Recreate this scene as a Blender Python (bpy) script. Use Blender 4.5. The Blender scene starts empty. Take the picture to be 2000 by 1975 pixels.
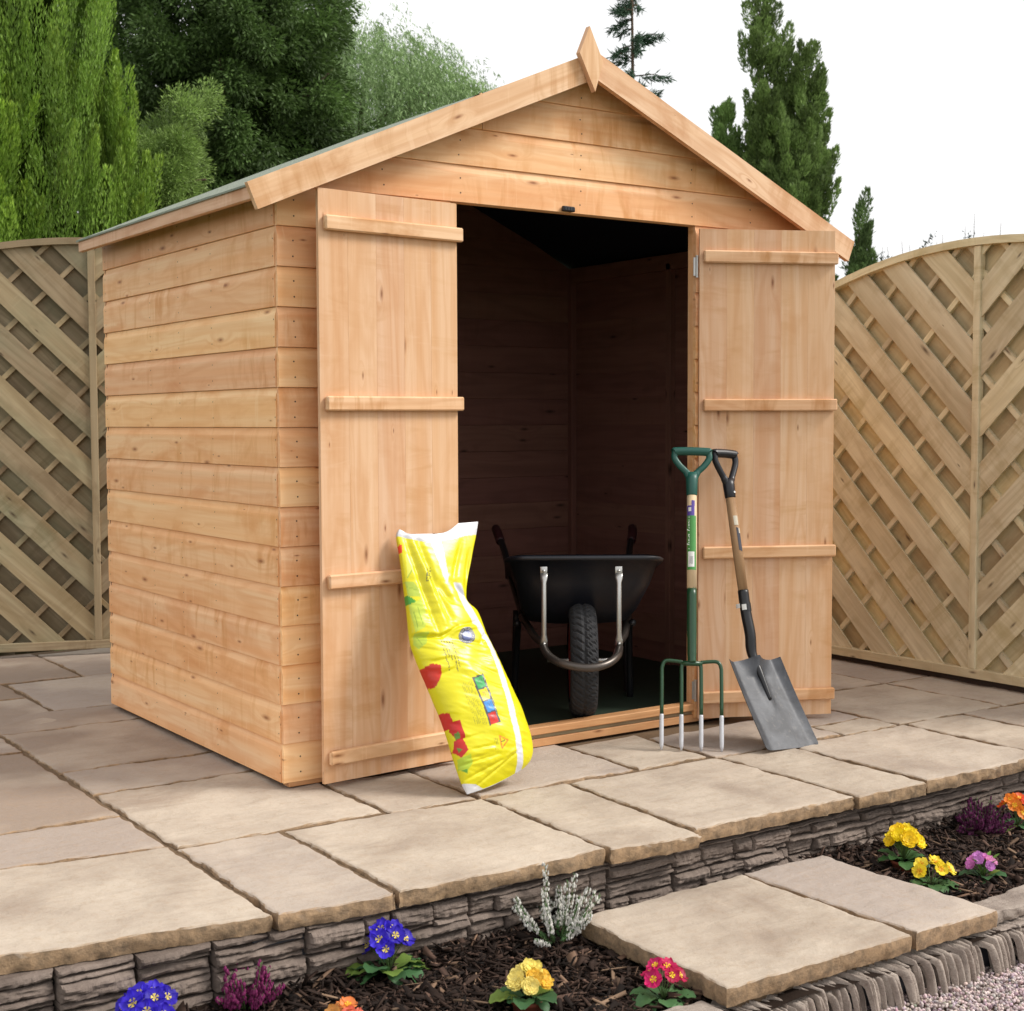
import bpy, math, random
import numpy as np
from mathutils import Vector, Matrix, noise as mnoise
random.seed(7)
rng = np.random.default_rng(11)
C = bpy.context.scene.collection
R = math.radians

# ------------------------------------------------------------------ camera, sky, sun, exposure
sc = bpy.context.scene
cam = bpy.data.objects.new('camera', bpy.data.cameras.new('camera')); C.objects.link(cam)
cr, cu, cf = (0.82269217, -0.56847476, -0.00374779), (0.03619855, 0.04580479, 0.99829434), (0.56733347, 0.8214246, -0.0582612)
cam.matrix_world = Matrix(((cr[0], cu[0], -cf[0], -1.7843), (cr[1], cu[1], -cf[1], -3.7594), (cr[2], cu[2], -cf[2], 1.049), (0, 0, 0, 1)))
cam.data.sensor_fit = 'HORIZONTAL'; cam.data.sensor_width = 36; cam.data.lens = 50.34
cam.data.clip_start = .05; cam.data.clip_end = 500
cam.data.dof.use_dof = True; cam.data.dof.focus_distance = 4.4; cam.data.dof.aperture_fstop = 9
sc.camera = cam

w = bpy.data.worlds.new('World'); sc.world = w; w.use_nodes = True
wn = w.node_tree.nodes; wl = w.node_tree.links
bg = wn['Background']
sky = wn.new('ShaderNodeTexSky'); sky.sky_type = 'NISHITA'; sky.sun_disc = False
SUN = Vector((0.85, -0.62, 1.0)).normalized()
sky.sun_elevation = math.asin(SUN.z); sky.sun_rotation = math.atan2(SUN.x, SUN.y)
sky.dust_density = 5.0; sky.air_density = 1.0; sky.ozone_density = 1.0
hs = wn.new('ShaderNodeHueSaturation'); hs.inputs['Saturation'].default_value = .10; hs.inputs['Value'].default_value = 1.0
cl = wn.new('ShaderNodeMixRGB'); cl.blend_type = 'MIX'; cl.inputs['Fac'].default_value = .75
cl.inputs['Color2'].default_value = (9.9, 9.9, 9.95, 1)          # even white cloud cover veiling the blue sky
wl.new(sky.outputs[0], hs.inputs['Color']); wl.new(hs.outputs[0], cl.inputs['Color1'])
wl.new(cl.outputs[0], bg.inputs['Color']); bg.inputs['Strength'].default_value = .113

sun = bpy.data.objects.new('sun', bpy.data.lights.new('sun', 'SUN')); C.objects.link(sun)
sun.data.energy = 2.6; sun.data.angle = R(17); sun.data.color = (1.0, .95, .88)
sun.rotation_euler = SUN.to_track_quat('Z', 'Y').to_euler(); sun.location = (4, -6, 9)

sc.view_settings.view_transform = 'Standard'; sc.view_settings.look = 'None'
sc.view_settings.gamma = 1; sc.view_settings.use_curve_mapping = False
sc.view_settings.exposure = 0.27

# ------------------------------------------------------------------ helpers
def tag(o, label=None, cat=None, group=None, kind=None):
    if label: o['label'] = label
    if cat: o['category'] = cat
    if group: o['group'] = group
    if kind: o['kind'] = kind
    return o
def empty(name, loc, label, cat, group=None):
    o = bpy.data.objects.new(name, None); C.objects.link(o); o.location = loc
    o.empty_display_size = .1
    return tag(o, label, cat, group)
def link(name, me, mats, parent=None, wm=None):
    o = bpy.data.objects.new(name, me); C.objects.link(o)
    for m in (mats if isinstance(mats, (list, tuple)) else [mats]): me.materials.append(m)
    if parent is not None:
        o.parent = parent
        pm = Matrix.Translation(parent.location) if parent.type == 'EMPTY' else Matrix()
        o.matrix_parent_inverse = pm.inverted() if parent.type == 'EMPTY' else Matrix()
    return o

class MB:
    """collects faces; uv in metres (u along the grain), tone = random value per board or stone"""
    def __init__(s): s.v = []; s.f = []; s.uv = []; s.t = []; s.m = []
    def face(s, pts, uvs, tone=.5, m=0):
        n = len(s.v); s.v += [tuple(p) for p in pts]; s.f.append(tuple(range(n, n+len(pts)))); s.uv += list(uvs); s.t += [tone]*len(pts); s.m.append(m)
    def board(s, o, ex, ey, ez, L, W, T, ch=.0015, tone=None, m=0, uo=None):
        """chamfered board, corner at o, length along ex, width ey, thickness ez"""
        tone = random.random() if tone is None else tone
        o = Vector(o); E = [Vector(ex).normalized(), Vector(ey).normalized(), Vector(ez).normalized()]; S = (L, W, T)
        if uo is None: uo = (random.random()*20, random.random()*20)
        key = {}
        ch = min(ch, T*.3, W*.3)
        def vid(c, a):
            k = (c, a)
            if k not in key:
                loc = [ (S[i] if c[i] else 0) + (0 if i == a else (-ch if c[i] else ch)) for i in range(3)]
                p = o + E[0]*loc[0] + E[1]*loc[1] + E[2]*loc[2]
                key[k] = len(s.v); s.v.append(tuple(p)); key[('l', k)] = loc
            return key[k], key[('l', k)]
        ctr = o + E[0]*L/2 + E[1]*W/2 + E[2]*T/2
        def add(lst, nn):
            ids = [vid(c, a) for c, a in lst]
            P = [Vector(s.v[i]) for i, _ in ids]
            nrm = (P[1]-P[0]).cross(P[2]-P[0])
            if nrm.dot((sum(P, Vector())/len(P)) - ctr) < 0: ids = ids[::-1]
            s.f.append(tuple(i for i, _ in ids))
            for _, l in ids:
                s.uv.append((l[2]*.15+uo[0], l[1]+uo[1]) if nn == 0 else (l[0]+uo[0], l[1]+l[2]+uo[1]))
                s.t.append(tone)
            s.m.append(m)
        for a in range(3):
            b, c = [i for i in range(3) if i != a]
            for sg in (0, 1):
                q = []
                for sb, s_c in ((0, 0), (1, 0), (1, 1), (0, 1)):
                    cc = [0, 0, 0]; cc[a] = sg; cc[b] = sb; cc[c] = s_c; q.append((tuple(cc), a))
                add(q, a)
        for a, b in ((0, 1), (0, 2), (1, 2)):
            c = 3-a-b
            for sa in (0, 1):
                for sb in (0, 1):
                    c0 = [0]*3; c0[a] = sa; c0[b] = sb; c1 = list(c0); c1[c] = 1; c0 = tuple(c0); c1 = tuple(c1)
                    add([(c0, a), (c1, a), (c1, b), (c0, b)], 1)
        for i in range(8):
            c = (i & 1, (i >> 1) & 1, (i >> 2) & 1); add([(c, 0), (c, 1), (c, 2)], 1)
    def prism(s, prof, fn, x0, x1, tone=None, cap=True, m=0, uo=None):
        """profile [(a,b)...] swept; fn(t,a,b)->point ; x0/x1 numbers or functions of a"""
        tone = random.random() if tone is None else tone
        uo = uo or (random.random()*20, random.random()*20)
        g0 = x0 if callable(x0) else (lambda a: x0); g1 = x1 if callable(x1) else (lambda a: x1)
        n = len(prof); d = 0; ds = []
        for i in range(n):
            ds.append(d); j = (i+1) % n; d += math.hypot(prof[j][0]-prof[i][0], prof[j][1]-prof[i][1])
        ds.append(d)
        for i in range(n):
            j = (i+1) % n; a, b = prof[i]; c, e = prof[j]
            s.face([fn(g0(a), a, b), fn(g1(a), a, b), fn(g1(c), c, e), fn(g0(c), c, e)],
                   [(g0(a)+uo[0], ds[i]+uo[1]), (g1(a)+uo[0], ds[i]+uo[1]), (g1(c)+uo[0], ds[i+1]+uo[1]), (g0(c)+uo[0], ds[i+1]+uo[1])], tone, m)
        if cap:
            s.face([fn(g0(a), a, b) for a, b in prof][::-1], [(b*.2+uo[0], a+uo[1]) for a, b in prof][::-1], tone, m)
            s.face([fn(g1(a), a, b) for a, b in prof], [(b*.2+uo[0], a+uo[1]) for a, b in prof], tone, m)
    def grid(s, P, tone=.5, m=0, U=None, flip=False):
        """P: array (n,m,3)"""
        n, k = P.shape[:2]; b = len(s.v)
        s.v += [tuple(q) for q in P.reshape(-1, 3).tolist()]
        Uf = (U.reshape(-1, 2) if U is not None else P.reshape(-1, 3)[:, :2]).tolist()
        for i in range(n-1):
            for j in range(k-1):
                q = (i*k+j, i*k+j+1, (i+1)*k+j+1, (i+1)*k+j)
                if flip: q = q[::-1]
                s.f.append(tuple(b+x for x in q)); s.uv += [tuple(Uf[x]) for x in q]; s.t += [tone]*4; s.m.append(m)
    def tube(s, pts, rad, seg=12, tone=.5, m=0, caps=True):
        pts = [Vector(p) for p in pts]; n = len(pts)
        rad = rad if isinstance(rad, (list, tuple)) else [rad]*n
        up = None; rings = []; d = 0; us = []
        for i, p in enumerate(pts):
            t = (pts[min(i+1, n-1)]-pts[max(i-1, 0)]).normalized()
            if up is None: up = t.orthogonal().normalized()
            up = (up - t*up.dot(t)).normalized(); sd = t.cross(up)
            if i: d += (p-pts[i-1]).length
            us.append(d)
            r = rad[i]; rx, ry = r if isinstance(r, tuple) else (r, r)
            rings.append([p + up*math.cos(a)*rx + sd*math.sin(a)*ry for a in [2*math.pi*k/seg for k in range(seg)]])
        b = len(s.v)
        for rg in rings: s.v += [tuple(q) for q in rg]
        for i in range(n-1):
            for k in range(seg):
                k2 = (k+1) % seg
                s.f.append((b+i*seg+k, b+i*seg+k2, b+(i+1)*seg+k2, b+(i+1)*seg+k))
                vv = k/seg*.1; v2 = (k+1)/seg*.1
                s.uv += [(us[i], vv), (us[i], v2), (us[i+1], v2), (us[i+1], vv)]; s.t += [tone]*4; s.m.append(m)
        if caps:
            s.f.append(tuple(b+k for k in range(seg))[::-1]); s.uv += [(0, 0)]*seg; s.t += [tone]*seg; s.m.append(m)
            s.f.append(tuple(b+(n-1)*seg+k for k in range(seg))); s.uv += [(0, 0)]*seg; s.t += [tone]*seg; s.m.append(m)
    def lathe(s, o, ax, prof, seg=24, tone=.5, m=0):
        ax = Vector(ax).normalized(); s.tube([Vector(o)+ax*h for h, r in prof], [max(r, 1e-4) for h, r in prof], seg, tone, m, caps=False)
    def build(s, name, mats, parent=None, smooth=False):
        me = bpy.data.meshes.new(name); me.from_pydata(s.v, [], s.f)
        ul = me.uv_layers.new(name='UVMap'); ul.data.foreach_set('uv', np.array(s.uv, dtype=np.float32).ravel())
        at = me.attributes.new('tone', 'FLOAT', 'CORNER'); at.data.foreach_set('value', np.array(s.t, dtype=np.float32))
        me.polygons.foreach_set('material_index', np.array(s.m, dtype=np.int32))
        if smooth: me.polygons.foreach_set('use_smooth', [True]*len(s.f))
        me.update()
        return link(name, me, mats, parent)

def bez(p, n=8):
    """smooth polyline through points (Catmull-Rom)"""
    p = [Vector(q) for q in p]; out = []
    for i in range(len(p)-1):
        a = p[max(i-1, 0)]; b = p[i]; c = p[i+1]; d = p[min(i+2, len(p)-1)]
        for k in range(n):
            t = k/n
            out.append(.5*((2*b)+(c-a)*t+(2*a-5*b+4*c-d)*t*t+(3*b-a-3*c+d)*t**3))
    out.append(p[-1]); return out

# ------------------------------------------------------------------ materials
def mat(name):
    m = bpy.data.materials.new(name); m.use_nodes = True; nt = m.node_tree
    return m, nt, nt.nodes['Principled BSDF']
class G:
    """tiny node-graph helper"""
    def __init__(s, nt): s.nt = nt; s.n = nt.nodes; s.l = nt.links
    def put(s, sock, v):
        if hasattr(v, 'is_output'): s.l.new(v, sock)
        else: sock.default_value = v
    def new(s, t, **k):
        nd = s.n.new(t)
        for a, b in k.items(): setattr(nd, a, b)
        return nd
    def math(s, op, a, b=0.0, clamp=False):
        nd = s.new('ShaderNodeMath', operation=op, use_clamp=clamp); s.put(nd.inputs[0], a); s.put(nd.inputs[1], b); return nd.outputs[0]
    def vmul(s, v, k):
        nd = s.new('ShaderNodeVectorMath', operation='MULTIPLY'); s.put(nd.inputs[0], v); nd.inputs[1].default_value = k; return nd.outputs[0]
    def vadd(s, v, k):
        nd = s.new('ShaderNodeVectorMath', operation='ADD'); s.put(nd.inputs[0], v); s.put(nd.inputs[1], k); return nd.outputs[0]
    def noise(s, v, scale, detail=4, rough=.55, dist=0.0, dim='3D'):
        nd = s.new('ShaderNodeTexNoise', noise_dimensions=dim); s.put(nd.inputs['Vector'], v)
        nd.inputs['Scale'].default_value = scale; nd.inputs['Detail'].default_value = detail; nd.inputs['Roughness'].default_value = rough; nd.inputs['Distortion'].default_value = dist
        return nd.outputs[0]
    def mix(s, f, a, b, mode='MIX'):
        nd = s.new('ShaderNodeMixRGB', blend_type=mode); s.put(nd.inputs[0], f); s.put(nd.inputs[1], a); s.put(nd.inputs[2], b); return nd.outputs[0]
    def ramp(s, v, lo, hi):
        nd = s.new('ShaderNodeMapRange', clamp=True); s.put(nd.inputs[0], v); nd.inputs[1].default_value = lo; nd.inputs[2].default_value = hi; return nd.outputs[0]
    def attr(s, n):
        nd = s.new('ShaderNodeAttribute', attribute_name=n); return nd
    def bump(s, h, st, d=.01):
        nd = s.new('ShaderNodeBump'); nd.inputs['Strength'].default_value = st; nd.inputs['Distance'].default_value = d; s.put(nd.inputs['Height'], h); return nd.outputs[0]
def c4(c): return (c[0], c[1], c[2], 1)
def hexc(r, g, b):
    f = lambda x: ((x/255+.055)/1.055)**2.4 if x > 10 else x/255/12.92
    return (f(r), f(g), f(b))

def wood(name, base, light, dark, knot, knots=1.0, stain=.35, rough=.6, green=None, tv=.14):
    m, nt, p = mat(name); g = G(nt)
    uv = g.new('ShaderNodeUVMap'); tone = g.attr('tone').outputs['Fac']
    off = g.new('ShaderNodeCombineXYZ'); g.put(off.inputs[2], g.math('MULTIPLY', tone, 37.0))
    V = g.vadd(uv.outputs[0], off.outputs[0])
    # knots
    vo = g.new('ShaderNodeTexVoronoi', voronoi_dimensions='2D'); g.put(vo.inputs['Vector'], g.vmul(uv.outputs[0], (3.2, 11.0, 1)))
    vo.inputs['Scale'].default_value = 1.0
    sel = g.new('ShaderNodeSeparateColor'); g.put(sel.inputs[0], vo.outputs['Color'])
    size = g.math('MULTIPLY', g.ramp(sel.outputs[0], 1-.62*knots, 1.0), .085)
    kd = g.math('DIVIDE', vo.outputs['Distance'], g.math('ADD', size, .012))
    has = g.math('GREATER_THAN', sel.outputs[0], 1-.62*knots)
    km = g.math('MULTIPLY', g.math('SUBTRACT', 1.0, g.ramp(kd, .45, 1.3)), has)
    core = g.math('MULTIPLY', g.math('SUBTRACT', 1.0, g.ramp(kd, .15, .6)), has)
    halo = g.math('MULTIPLY', g.math('SUBTRACT', 1.0, g.ramp(kd, .8, 4.5)), has)
    # grain, bent round the knots
    bend = g.math('MULTIPLY', halo, .03)
    cb = g.new('ShaderNodeCombineXYZ'); g.put(cb.inputs[1], bend)
    V2 = g.vadd(V, cb.outputs[0])
    big = g.noise(g.vmul(V2, (.9, 7, 1)), 1.0, 2, .5, .4)
    ring = g.math('SINE', g.math('MULTIPLY', g.math('ADD', big, g.math('MULTIPLY', halo, .05)), 52.0))
    ring = g.ramp(ring, -.2, 1.0)
    fine = g.noise(g.vmul(V2, (3.5, 130, 1)), 1.0, 5, .6, .3)
    band = g.noise(g.vmul(V, (.35, 22, 1)), 1.0, 2, .5)
    blot = g.noise(g.vmul(V, (3.0, 7.0, 1)), 1.0, 4, .6, .8)
    col = g.mix(g.ramp(band, .35, .68), c4(base), c4(light))
    col = g.mix(g.math('MULTIPLY', ring, .30), col, c4(dark))
    col = g.mix(g.math('MULTIPLY', g.ramp(fine, .45, .75), .30), col, c4(dark))
    col = g.mix(g.math('MULTIPLY', g.ramp(blot, .52, .75), stain), col, c4(dark))
    wash = g.noise(g.vmul(V, (11.0, 2.2, 1)), 1.0, 5, .62, 1.2); wsh2 = g.noise(g.vmul(V, (1.6, 5.0, 1)), 1.0, 2, .5)
    wm = g.math('MULTIPLY', g.ramp(wash, .50, .66), g.ramp(wsh2, .42, .62))
    col = g.mix(g.math('MULTIPLY', wm, stain*.9), col, c4([dark[0]*.93, dark[1]*.92, dark[2]*.72]))
    chk = g.noise(g.vmul(V, (26.0, 3.0, 1)), 1.0, 3, .5, 2.0)
    col = g.mix(g.math('MULTIPLY', g.ramp(chk, .62, .74), stain*.5), col, c4(light))
    if green: col = g.mix(g.math('MULTIPLY', g.ramp(g.noise(g.vmul(V, (1.5, 4, 1)), 1.3, 3), .5, .75), .5), col, c4(green))
    col = g.mix(g.math('MULTIPLY', km, .65), col, c4(knot))
    col = g.mix(g.math('MULTIPLY', core, .55), col, c4([k*.4 for k in knot]))
    hv = g.new('ShaderNodeHueSaturation'); g.put(hv.inputs['Color'], col)
    g.put(hv.inputs['Value'], g.math('ADD', g.math('MULTIPLY', tone, tv), 1-tv*.55)); g.put(hv.inputs['Hue'], g.math('ADD', g.math('MULTIPLY', tone, .012), .493))
    g.put(p.inputs['Base Color'], hv.outputs[0]); p.inputs['Roughness'].default_value = rough; p.inputs['Specular IOR Level'].default_value = .3
    h = g.math('SUBTRACT', g.math('ADD', g.math('MULTIPLY', fine, .6), g.math('MULTIPLY', ring, .15)), g.math('MULTIPLY', core, .6))
    g.put(p.inputs['Normal'], g.bump(h, .45, .0012))
    return m
def plain(name, col, rough=.5, metal=0, var=.1, bump=0, scale=60, spec=.5):
    m, nt, p = mat(name); g = G(nt)
    tc = g.new('ShaderNodeTexCoord').outputs['Object']
    n = g.noise(tc, scale, 4, .6); n2 = g.noise(tc, scale*.12, 3, .6)
    k = g.math('ADD', g.math('MULTIPLY', g.math('ADD', n, n2), var), 1-var)
    g.put(p.inputs['Base Color'], g.mix(1.0, c4(col), g_rgb(g, k), 'MULTIPLY'))
    p.inputs['Roughness'].default_value = rough; p.inputs['Metallic'].default_value = metal; p.inputs['Specular IOR Level'].default_value = spec
    if bump: g.put(p.inputs['Normal'], g.bump(n, bump, .002))
    return m
def g_rgb(g, v):
    nd = g.new('ShaderNodeCombineColor'); 
    for i in range(3): g.put(nd.inputs[i], v)
    return nd.outputs[0]

SPR = wood('spruce_cladding', (.87, .475, .220), (.91, .59, .33), (.72, .315, .110), (.40, .14, .045), .95, .8)
DOORW = wood('spruce_door_planks', (.67, .395, .215), (.73, .49, .315), (.56, .275, .115), (.32, .13, .05), .95, .5)
TRIM = wood('spruce_trim', (.69, .405, .220), (.79, .53, .34), (.49, .215, .08), (.28, .10, .035), .95, .9)
SILL = wood('spruce_sill', (.58, .30, .125), (.66, .38, .18), (.45, .20, .075), (.28, .11, .04), .5, .3)
INNER = wood('shed_inside_boards_shaded', (.235, .108, .078), (.285, .135, .098), (.165, .073, .055), (.05, .02, .015), .5, .3, .8)  # inside of the cladding, the dimness of the interior put into its colour
PINE = wood('treated_pine', (.62, .52, .33), (.76, .67, .47), (.42, .325, .185), (.15, .10, .06), .6, .6, .75, None, .34)
PINE_SHADED = wood('treated_pine_rear_shaded', (.50, .405, .23), (.62, .52, .32), (.33, .24, .125), (.13, .08, .05), .6, .6, .8, None, .5)  # rear slats coloured darker to stand in for shade behind the front layer
PINE2_SHADED = wood('weathered_pine_rear_shaded', (.20, .165, .10), (.28, .23, .15), (.12, .09, .055), (.08, .05, .03), .6, .6, .8, (.16, .21, .14), .5)  # shaded copy of the weathered pine for its rear slats
PINE2 = wood('weathered_pine', (.33, .25, .145), (.43, .345, .22), (.20, .14, .075), (.10, .065, .04), .8, .7, .8, (.21, .25, .16), .34)
ASH = wood('ash_handle', (.62, .47, .30), (.70, .55, .37), (.52, .37, .22), (.4, .25, .12), .0, .1, .5)
ASHOLD = wood('worn_ash_handle', (.34, .20, .10), (.42, .27, .15), (.20, .11, .055), (.1, .05, .02), .0, .8, .6)

def stonemat(name, a, b, edge, bump=.5, sc_=1.0, pinky=None):
    m, nt, p = mat(name); g = G(nt)
    geo = g.new('ShaderNodeNewGeometry'); P = geo.outputs['Position']; tone = g.attr('tone').outputs['Fac']
    off = g.new('ShaderNodeCombineXYZ'); g.put(off.inputs[0], g.math('MULTIPLY', tone, 31.0)); V = g.vadd(P, off.outputs[0])
    n1 = g.noise(V, 4*sc_, 5, .6, .5); n2 = g.noise(V, 45*sc_, 6, .65); n3 = g.noise(V, 320*sc_, 3, .6)
    st = g.noise(g.vmul(V, (4, 22, 22)), sc_, 4, .6, .6)
    n0 = g.noise(V, 2.1*sc_, 4, .6, .8); col = g.mix(g.ramp(g.math('ADD', g.math('MULTIPLY', n1, .6), g.math('MULTIPLY', n0, .4)), .42, .70), c4(a), c4(b))
    tn = g.ramp(tone, 0.0, 1.0)
    if pinky:
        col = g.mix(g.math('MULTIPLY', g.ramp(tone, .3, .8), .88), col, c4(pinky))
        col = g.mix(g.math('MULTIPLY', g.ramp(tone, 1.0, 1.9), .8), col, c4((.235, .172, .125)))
        led = g.noise(g.vmul(V, (3, 4.2, 3)), sc_*2.6, 7, .72, 1.8); lv = g.math('ABSOLUTE', g.math('SUBTRACT', led, .5)); crk = g.math('SUBTRACT', 1.0, g.ramp(lv, .0, .010))
        col = g.mix(g.math('MULTIPLY', crk, .35), col, c4([x*.7 for x in edge]))
        msk = g.ramp(g.noise(V, 2.2, 3, .5), .48, .62); col = g.mix(g.math('MULTIPLY', msk, .35), col, c4([x*1.12 for x in a]))
    col = g.mix(g.math('MULTIPLY', g.ramp(st, .52, .8), .35), col, c4([x*.72 for x in b]))
    col = g.mix(g.math('MULTIPLY', g.ramp(n2, .5, .8), .3), col, c4(edge))
    sp = g.new('ShaderNodeSeparateXYZ'); g.put(sp.inputs[0], geo.outputs['True Normal'])
    side = g.math('SUBTRACT', 1.0, g.ramp(sp.outputs[2], .5, .9)) if pinky else 0.0
    if pinky: col = g.mix(g.math('MULTIPLY', side, .85), col, g.mix(g.ramp(g.noise(V, 38, 4, .7), .35, .65), c4([x*1.25 for x in edge]), c4([x*.5 for x in edge])))
    hv = g.new('ShaderNodeHueSaturation'); g.put(hv.inputs['Color'], col)
    g.put(hv.inputs['Value'], g.math('ADD', g.math('MULTIPLY', g.math('ADD', n3, g.ramp(tone, 0, 1)), .20), .80))
    g.put(p.inputs['Base Color'], hv.outputs[0]); p.inputs['Roughness'].default_value = .85; p.inputs['Specular IOR Level'].default_value = .2
    h = g.math('ADD', g.math('MULTIPLY', n2, 1.0), g.math('ADD', g.math('MULTIPLY', n3, .25), g.math('MULTIPLY', st, .9)))
    g.put(p.inputs['Normal'], g.bump(h, bump, .004)); return m
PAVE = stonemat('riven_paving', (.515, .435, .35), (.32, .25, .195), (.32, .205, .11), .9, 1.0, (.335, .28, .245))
WALLST = stonemat('grey_walling_stone', (.235, .185, .155), (.10, .075, .062), (.36, .29, .245), 1.0, 2.2)
KERB = stonemat('pale_coping_stone', (.40, .335, .285), (.16, .12, .10), (.50, .43, .37), 1.0, 3.0)
MORTAR = plain('mortar', (.155, .105, .065), .95, 0, .35, .8, 90, .1)
SOIL = plain('soil', (.022, .014, .010), .95, 0, .5, 1.0, 60, .1)
GROUNDM = plain('grass_ground', (.05, .075, .02), .95, 0, .4, .6, 5, .1)
GAPSHADE = plain('fence_gap_shade', (.055, .036, .028), .8, 0, .3, .4, 20, .2)  # dark colour painted for the shadow gap at the fence foot
FELT = plain('green_mineral_felt', (.27, .30, .245), .95, 0, .25, 1.0, 900, .15)
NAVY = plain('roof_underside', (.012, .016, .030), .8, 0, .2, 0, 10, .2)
FLOORM = plain('dark_green_floor', (.030, .046, .030), .6, 0, .3, .2, 12, .3)
NAIL = plain('nail_head', (.05, .03, .02), .6, .3, .2)
ZINC = plain('zinc_plated_steel', (.55, .54, .52), .38, .9, .15, .1, 40)
BLACKP = plain('black_plastic', (.010, .010, .014), .38, 0, .2, .1, 40)
GREENP = plain('green_plastic', (.012, .085, .065), .42, 0, .15, .15, 60)
GREENM = plain('green_enamel', (.012, .055, .022), .3, 0, .15, .1, 40)
TINESIL = plain('silver_painted_steel', (.52, .53, .56), .45, .1, .25, .2, 60)
BLACKM = plain('black_painted_steel', (.012, .012, .014), .35, .1, .3, .15, 50)
RUBBER = plain('tyre_rubber', (.026, .026, .028), .8, 0, .35, .5, 120, .3)
WHEELR = plain('wheel_rim_red', (.12, .012, .01), .4)
MAROON = plain('maroon_grip', (.045, .008, .010), .6)
TRAY = plain('barrow_tray', (.009, .010, .015), .40, .0, .4, .2, 12, .5)
TERRA = plain('terracotta_plastic', (.20, .045, .02), .7, 0, .2)
WHITEP = plain('white_sticker', (.75, .75, .73), .5, 0, .08)
INK = plain('ink', (.05, .05, .06), .6, 0, .1)
CREAML = plain('torn_paper', (.55, .50, .40), .8, 0, .2)
DKLAB = plain('dark_label', (.03, .032, .05), .6, 0, .5, 0, 90)
def blade_mat():
    m, nt, p = mat('worn_shovel_steel'); g = G(nt); tc = g.new('ShaderNodeTexCoord').outputs['Object']
    n = g.noise(tc, 9, 5, .65, .6); n2 = g.noise(g.vmul(tc, (60, 60, 12)), 1.0, 5, .7)
    c = g.mix(g.ramp(n, .4, .62), (.062, .066, .076, 1), (.026, .028, .034, 1))
    c = g.mix(g.math('MULTIPLY', g.ramp(n2, .55, .75), .5), c, (.14, .13, .12, 1))
    g.put(p.inputs['Base Color'], c); p.inputs['Roughness'].default_value = .5; p.inputs['Metallic'].default_value = .25
    g.put(p.inputs['Normal'], g.bump(n2, .15, .001)); return m
BLADE = blade_mat()
def colattr(name, rough, spec=.5, trans=0, bump=0, coat=0):
    m, nt, p = mat(name); g = G(nt); a = g.attr('col').outputs['Color']
    g.put(p.inputs['Base Color'], a); p.inputs['Roughness'].default_value = rough; p.inputs['Specular IOR Level'].default_value = spec
    if coat: p.inputs['Coat Weight'].default_value = coat; p.inputs['Coat Roughness'].default_value = .2
    if bump:
        tc = g.new('ShaderNodeTexCoord').outputs['Object']; g.put(p.inputs['Normal'], g.bump(g.noise(tc, 140, 3), bump, .001))
    if trans:
        tr = g.new('ShaderNodeBsdfTranslucent'); g.put(tr.inputs[0], a); mx = g.new('ShaderNodeMixShader'); mx.inputs[0].default_value = trans
        g.l.new(p.outputs[0], mx.inputs[1]); g.l.new(tr.outputs[0], mx.inputs[2]); g.l.new(mx.outputs[0], nt.nodes['Material Output'].inputs[0])
    return m
LEAF = colattr('foliage', .55, .3, .25)
PETAL = colattr('petals_and_leaves', .5, .3, .25)
BARKCH = colattr('bark_chips', .85, .2)
STONECH = colattr('gravel_stones', .9, .15)
BAGM = colattr('printed_plastic_bag', .32, .45, 0, .2, .05)
CROWNCORE = colattr('dark_crown_core', 1.0, 0.0)  # for the crown filler lumps, painted dark as shade
TRUNK = plain('bark', (.10, .07, .05), .9, 0, .4, .8, 30, .1)

# ------------------------------------------------------------------ ground and patio
B = .115; W = 2.175; D = 1.474; RX = 1.0876; SL = .4318; PZ = -.015
def sheet(name, x0, x1, y0, y1, z, m, n=2, amp=0, sc_=1.5, kind='structure'):
    mb = MB(); xs = np.linspace(x0, x1, n+1); ys = np.linspace(y0, y1, n+1)
    P = np.zeros((n+1, n+1, 3))
    for i, x in enumerate(xs):
        for j, y in enumerate(ys): P[i, j] = (x, y, z + (amp*mnoise.fractal(Vector((x*sc_*8, y*sc_*8, 3.1)), .8, 2, 4) if amp else 0))
    mb.grid(P, .5); o = mb.build(name, m, None, True); return tag(o, kind=kind)
sheet('ground', -60, 90, -60, 90, -.36, GROUNDM)
# mortar bed under the paving
mb = MB(); mb.board((-1.2, -.80, -.058), (1, 0, 0), (0, 1, 0), (0, 0, 1), 4.4, 3.8, .0345, .002)
mb.board((-.46, -.955, -.058), (1, 0, 0), (0, 1, 0), (0, 0, 1), 3.6, .153, .0345, .002)
tag(mb.build('mortar_bed', MORTAR), kind='structure')

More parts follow.
